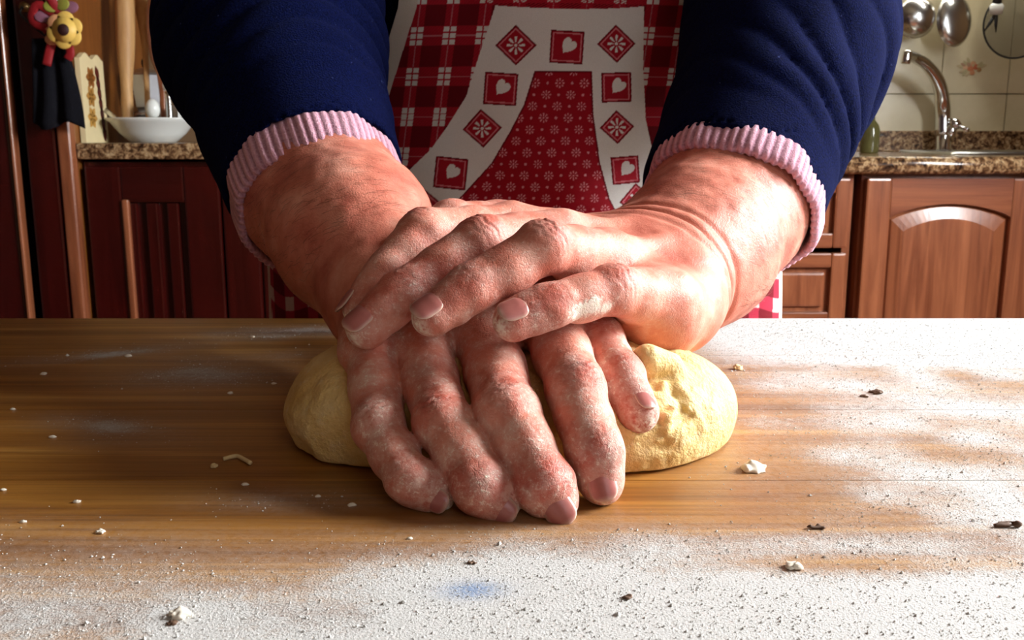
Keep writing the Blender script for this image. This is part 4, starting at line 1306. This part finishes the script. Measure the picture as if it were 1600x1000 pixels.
# kitchen scissors: white grip, dark blades
c = at(1557, 14, RY - .03)
sc_ = empty('kitchen_scissors', c, 'kitchen scissors with white collar hanging by the splatter screen', 'scissors')
V, F = lathe([(.0, -.016), (.017, -.013), (.020, .008), (.013, .016), (.0, .017)], 16, c, (0, 0, 1), sy=.5); pymesh('collar', V, F, M_porc, sc_)
V, F = lathe([(.0, .012), (.014, .012), (.010, .035), (.007, .05), (.0, .05)], 14, c, (0, 0, 1), sy=.6); pymesh('grip', V, F, M_black, sc_)
for dx in (-.030, .004):
    V, F = tube([c + [0, 0, -.012], c + [dx * .5, 0, -.038], c + [dx, 0, -.062]], [.0055, .0045, .0012], 8, flat=.3); pymesh('blade', V, F, M_black, sc_)
hook_handle(sc_, c[0], c[2] + .045, RY - .012, mat=M_black)

# strip lamp added out of view above the rail to brighten the tiles
LZ_ = rail_z + .20
sl = empty('added_strip_lamp', (1.15, Y1 - .05, LZ_), 'unseen white strip lamp added above the utensil rail to brighten the tiles', 'lamp')
box('housing', .80, 1.50, Y1 - .075, Y1 - .002, LZ_, LZ_ + .045, M_white, sl, bevel=.006)
em = N('added_lamp_diffuser'); M_added_lamp = em.set(Base_Color=(1, .95, .85), Emission_Color=(1, .93, .80), Emission_Strength=6.0)
box('diffuser', .82, 1.48, Y1 - .068, Y1 - .02, LZ_ - .006, LZ_ - .0005, M_added_lamp, sl)
area('added_strip_lamp_light', (1.15, Y1 - .11, LZ_ - .02), (1.10, Y1 - .16, .86), .66, .05, 2.2, (1, .95, .84))

# --- left side: tall cupboard, low cabinet, worktop with dishes
TF = 2.30
tc = carcass('tall_cupboard', X0 + .02, -1.053, TF, Y1 - .01, 0, 2.15, M_mahog, 'tall dark red cupboard with two narrow doors by the left worktop')
box('outer_side', -1.0525, -1.035, TF + .012, Y1 - .01, .10, 2.15, M_brown, tc, bevel=.002)
box('moulding_or_highlight_strip', -1.062, -1.030, TF - .024, TF + .012, .10, 2.15, M_cherry, tc, bevel=.009, seg=3)
framed_front('door', tc, -1.70, -1.172, TF - .022, .12, 2.13, M_mahog, M_mahog_x, st=.085, knob=(-1.66, 1.05))
nd_ = empty('door', (-1.10, TF - .022, .12)); nd_.location -= tc.location; nd_.parent = tc
box('panel', -1.136, -1.066, TF - .020, TF, .12, 2.13, M_mahog, nd_, bevel=.006)
V, F = lathe([(.0, 0), (.006, 0), (.005, .012), (.012, .018), (.013, .024), (.008, .030), (.0, .031)], 16, (-1.098, TF - .020, 1.19), (0, -1, 0)); pymesh('knob', V, F, M_brass, nd_)
box('moulding_or_highlight_strip', -1.168, -1.160, TF - .030, TF, .12, 2.13, M_cherry, tc, bevel=.006, seg=3)  # lighter wood standing in for the highlight along the door's bevel

LF = 2.335; LZ = .8885
lc = carcass('base_cabinet', -1.028, -.345, LF, Y1 - .012, 0, LZ - .045, M_mahog, 'dark red base cabinet with upright slats below the left worktop')
framed_front('door', lc, -1.020, -.70, LF - .022, .115, LZ - .055, M_mahog, M_mahog_x, st=.085, slats=3)
framed_front('door', lc, -.695, -.355, LF - .022, .115, LZ - .055, M_mahog, M_mahog_x, st=.085, slats=3)
box('moulding_or_highlight_strip', -.934, -.918, LF - .030, LF - .014, .20, .755, M_cherry, lc, bevel=.005, seg=3)  # highlight on a slat edge, painted as a strip of lighter wood
lw_ = empty('worktop', (-.7, 2.6, LZ - .04), 'speckled brown granite worktop under the white dish and coffee pot', 'worktop')
box('slab', -1.029, -.33, 2.30, Y1 - .012, LZ - .038, LZ, M_granite, lw_, bevel=.006)

# white oval dish
c = at(240, 215, 2.455); c[2] = LZ
dish = empty('oval_dish', c, 'wide white oval porcelain dish on the left worktop', 'dish')
V, F = lathe([(.0001, .003), (.060, .003), (.066, .0), (.070, .001), (.100, .022), (.128, .050), (.138, .055), (.139, .058), (.132, .058), (.098, .030), (.070, .010), (.0001, .009)], 44, c, sx=.81, sy=.62); pymesh('body', V, F, M_porc, dish)
V, F = lathe([(.1375, .0555), (.140, .0565), (.1405, .059), (.138, .0605), (.135, .059)], 44, c, sx=.81, sy=.62); pymesh('rim', V, F, M_porc, dish)

# painted board leaning flat against the cupboard side
c = np.array([-1.026, 2.405, LZ])
pb = empty('painted_board', c, 'small pale wooden board with scalloped top and painted brown flowers', 'board')
n = 14; bm = bmesh.new(); W = .066; H = .205
xs = np.linspace(-W, W, n)
ftop = [H - .007 * math.cos(i / (n - 1) * math.pi * 4) for i in range(n)]
for x in (-.006, .006):
    for i in range(n): bm.verts.new((c[0] + x, c[1] + xs[i], c[2]))
    for i in range(n): bm.verts.new((c[0] + x, c[1] + xs[i], c[2] + ftop[i]))
bm.verts.ensure_lookup_table(); v = bm.verts
for i in range(n - 1):
    for o in (0, 2 * n): bm.faces.new((v[o + i], v[o + i + 1], v[o + n + i + 1], v[o + n + i]))
    bm.faces.new((v[i], v[i + 1], v[2 * n + i + 1], v[2 * n + i])); bm.faces.new((v[n + i], v[n + i + 1], v[3 * n + i + 1], v[3 * n + i]))
for i in (0, n - 1): bm.faces.new((v[i], v[n + i], v[3 * n + i], v[2 * n + i]))
bm_obj('board', bm, plain('cream_board', lin(226, 210, 164), .6), pb)
mv, mf, mc = [], [], []
def petal(cy, cz, L, w, a, col):
    k = len(mv); dx, dz = math.cos(a), math.sin(a)
    for t, s in [(0, 0), (.35, .5), (.7, .42), (1, 0), (.7, -.42), (.35, -.5)]:
        mv.append((c[0] + .0068, c[1] + cy + dx * t * L - dz * s * w, c[2] + cz + dz * t * L + dx * s * w)); mc.append(col)
    mf.append(tuple(range(k, k + 6)))
for k, (dy, dz, col) in enumerate(((-.012, .155, lin(150, 92, 36)), (-.018, .11, lin(180, 130, 60)), (-.020, .06, lin(200, 150, 70)))):
    for q in range(6): petal(dy, dz, .028, .018, q * 1.047 + k, col)
for k in range(7): petal(.018 + .004 * k, .185 - .024 * k, .040, .022, -1.2 - .05 * k, lin(92, 30, 20))
po = pymesh('painting', mv, mf, M_glaze, pb, smooth=False); vcolor(po, 'print', np.array(mc))

# moka pot
lathe_ = lambda prof, *a, **k: lathe([(r * .86, h * .9) for r, h in prof], *a, **k)
c = at(234, 215, 2.60); c[2] = LZ
mk = empty('moka_pot', c, 'faceted aluminium coffee pot standing behind the white dish', 'coffee pot')
V, F = lathe_([(.0001, 0), (.052, 0), (.054, .004), (.050, .050), (.041, .072), (.0001, .072)], 8, c, ang0=.39); pymesh('boiler', V, F, M_alu, mk, smooth=False)
V, F = lathe_([(.036, .072), (.043, .074), (.043, .084), (.036, .086)], 32, c); pymesh('collar', V, F, M_alu, mk)
V, F = lathe_([(.0001, .086), (.038, .086), (.046, .100), (.063, .190), (.061, .190), (.045, .102), (.0001, .100)], 8, c, ang0=.39); up_ = pymesh('upper_chamber', V, F, M_alu, mk, smooth=False)
V, F = lathe_([(.062, .190), (.058, .197), (.012, .212), (.0001, .213)], 8, c, ang0=.39); pymesh('lid', V, F, M_alu, mk, smooth=False)
V, F = lathe_([(.0001, .212), (.006, .212), (.010, .224), (.008, .236), (.0001, .238)], 12, c); pymesh('lid_knob', V, F, M_black, mk)
V, F = tube(bez([c + [.050, 0, .166], c + [.082, 0, .162], c + [.086, 0, .117], c + [.079, 0, .081]], 16), .008, 10, flat=.6); pymesh('handle', V, F, M_black, mk)
V, F = lathe_([(.0001, 0), (.014, 0), (.003, .035), (.0001, .036)], 10, c + np.array([-.041, -.010, .135]), (-.45, 0, 1)); pymesh('spout', V, F, M_alu, mk)

# wooden tools standing in the dish
def stick(name, pts, radii, mat, label, cat='utensil', flat=None):
    V, F = tube(pts, radii, 14, flat=flat); o = pymesh(name, V, F, mat); tag(o, label, cat); return o
base = at(199, 200, 2.455); base[2] = LZ + .0105
b0 = base
top = at(193, -60, 2.52)
pts = [b0 + (top - b0) * t for t in np.linspace(0, 1, 12)]
stick('rolling_pin', pts, [.009, .013, .015, .014, .016, .020, .0225, .0235, .0235, .022, .014, .012], M_pine, 'pale tapered wooden rolling pin standing in the white dish')
b0 = at(232, 200, 2.475); b0[2] = LZ + .0105; top = at(222, -40, 2.56)
pts = [b0 + (top - b0) * t for t in np.linspace(0, 1, 10)]
stick('wooden_spoon', pts, [.007, .007, .007, .007, .0075, .008, .014, .021, .018, .006], M_pine, 'slim pale wooden spoon leaning beside the rolling pin', flat=.55)
b0 = at(256, 200, 2.47); b0[2] = LZ + .0105; top = at(244, -10, 2.50)
pts = [b0 + (top - b0) * t for t in np.linspace(0, 1, 10)]
stick('wooden_spatula', pts, [.006, .006, .006, .007, .010, .024, .029, .030, .028, .020], M_cherry, 'reddish-brown wooden spatula with broad flat head', flat=.3)
# things drying in the dish
def cup(name, px, py, Y, R, H, mat, label, z0, cat):
    p = at(px, py, Y); p[2] = z0
    o = empty(name, p, label, cat)
    V, F = lathe([(.0001, 0), (R * .72, 0), (R * .78, .003), (R, H * .95), (R * 1.02, H), (R * .94, H), (R * .72, .006), (.0001, .006)], 26, p); pymesh('body', V, F, mat, o)
    return o, p
z_d = LZ + .0105
o, p = cup('egg_cup', 240, 190, 2.425, .024, .036, M_porc, 'white porcelain egg cup holding an egg in the white dish', z_d + .012, 'cup')
V, F = lathe([(max(.0001, .0175 * math.sin(t)), -.023 * math.cos(t) * (1.0 if t < 1.5 else 1.12)) for t in np.linspace(0, math.pi, 14)], 20, p + [0, 0, .058]); eg = pymesh('egg', V, F, M_porc); tag(eg, 'white egg sitting in the porcelain egg cup', 'egg')
p = at(266, 190, 2.44); p[2] = z_d + .008
o = empty('pepper_mill', p, 'slender steel pepper mill with white knob in the dish', 'mill')
V, F = lathe([(.0001, 0), (.012, 0), (.013, .004), (.009, .04), (.008, .09), (.010, .105), (.0001, .106)], 18, p); pymesh('body', V, F, M_steel, o)
V, F = lathe([(.0001, .106), (.011, .108), (.013, .118), (.012, .132), (.0001, .136)], 18, p); pymesh('knob', V, F, M_porc, o)
p = at(279, 195, 2.45); p[2] = z_d + .020
o = empty('saucer', p, 'small white saucer standing upright in the white dish', 'saucer')
V, F = lathe([(.0001, 0), (.014, .001), (.027, .006), (.030, .009), (.0295, .011), (.014, .004), (.0001, .003)], 26, p + [0, 0, .030], (-.75, -.6, .1)); pymesh('plate', V, F, M_porc, o)
V, F = lathe([(.014, .0), (.014, -.003), (.012, -.003), (.012, .001)], 20, p + [0, 0, .030], (-.75, -.6, .1)); pymesh('foot_ring', V, F, M_porc, o)
p = at(172, 183, 2.43)
V, F = tube([p + [-.012, 0, .018], p + [.02, 0, -.008], p + [.05, .0, -.022]], [.006, .0065, .004], 10, flat=.35)
kn = pymesh('table_knife', V, F, M_steel); tag(kn, 'bright steel knife handle leaning over the rim of the dish', 'knife')

# ornament hanging on the tall cupboard: dark cloth, red ribbon, yellow wooden flower
hy = TF - .060
kx, kz = -1.098, 1.19
V, F = [], []
nu, nv = 15, 26
zt_, zb_ = at(80, 60, hy)[2], at(80, 196, hy)[2]
cxl = at(83, 130, hy)[0]
for j in range(nv):
    t = j / (nv - 1); z = zt_ + (zb_ - zt_) * t
    w = .038 + .020 * t
    for i in range(nu):
        u = i / (nu - 1) * 2 - 1
        V.append((cxl + u * w + .006 * t * math.sin(3 * t), hy + .010 * math.sin(u * 7 + t) * (.3 + t), z + (.010 * math.sin(u * 4) if j == nv - 1 else 0)))
for j in range(nv - 1):
    for i in range(nu - 1): F.append((j * nu + i, j * nu + i + 1, (j + 1) * nu + i + 1, (j + 1) * nu + i))
cl = pymesh('black_cloth', V, F, fabric('black_cloth', (.006, .006, .008), (.012, .012, .016), sheen=.02)); tag(cl, 'black cloth hanging from the knob of the tall red cupboard', 'cloth')
cl.modifiers.new('thickness', 'SOLIDIFY').thickness = .004
V, F = tube(bez([(cxl, hy, zt_ - .002), (kx, hy, kz - .02), (kx, TF - .052, kz)], 10), .003, 8); pymesh('hanging_loop', V, F, M_black, cl)

fc = at(101, 47, hy - .03)
fo_ = empty('flower_ornament', fc, 'yellow wooden flower on a red ribbon bow with leaves', 'ornament')
M_yel = plain('yellow_paint', lin(240, 200, 100), .5); M_pk = plain('peach_paint', lin(232, 168, 120), .5)
M_red = plain('red_ribbon', lin(140, 16, 24), .55); M_grn = plain('olive_leaf', lin(150, 150, 60), .6); M_mauve = plain('mauve_leaf', lin(140, 90, 110), .6); M_dk = plain('dark_brown_seed', lin(48, 14, 14), .6)
R_ = .030
for k in range(6):
    a = k * math.pi / 3 + .35
    V, F = lathe([(.0001, -.003), (.018, -.003), (.0195, -.0015), (.0195, .0015), (.018, .003), (.0001, .003)], 18, fc + [R_ * .72 * math.cos(a), 0, R_ * .72 * math.sin(a)], (0, -1, 0)); pymesh('petal', V, F, M_yel if k != 2 else M_pk, fo_)
V, F = lathe([(.0001, -.003), (.026, -.003), (.028, .003), (.0001, .0045)], 20, fc, (0, -1, 0)); pymesh('flower_disc', V, F, M_yel, fo_)
V, F = lathe([(.0001, .005), (.012, .005), (.013, .007), (.010, .010), (.0001, .011)], 20, fc, (0, -1, 0)); pymesh('seed_centre', V, F, M_dk, fo_)
for k, (dx, dz, m_) in enumerate(((-.036, .012, M_pk), (-.034, -.018, M_pk), (-.03, .052, M_grn), (-.006, .056, M_grn), (.012, .050, M_mauve), (-.052, .030, M_mauve))):
    V, F = lathe([(.0001, -.002), (.012, -.0015), (.014, 0), (.012, .0015), (.0001, .002)], 14, fc + [dx, .012, dz], (.2 * (k % 3 - 1), -1, .2), sx=1.3); pymesh('leaf' if k > 1 else 'petal', V, F, m_, fo_)
for pts in ([(-.02, .015, .03), (-.06, .01, .055), (-.075, .012, .02), (-.03, .014, .0)], [(-.02, .015, .0), (-.04, .012, -.035), (-.052, .010, -.075)], [(-.01, .015, -.01), (.004, .010, -.045), (-.004, .010, -.062)], [(-.01, .015, .03), (-.03, .01, .075), (.0, .012, .09)]):
    V, F = tube(bez([fc + np.array(p_) for p_ in pts], 14), .010, 8, flat=.25); pymesh('ribbon', V, F, M_red, fo_)
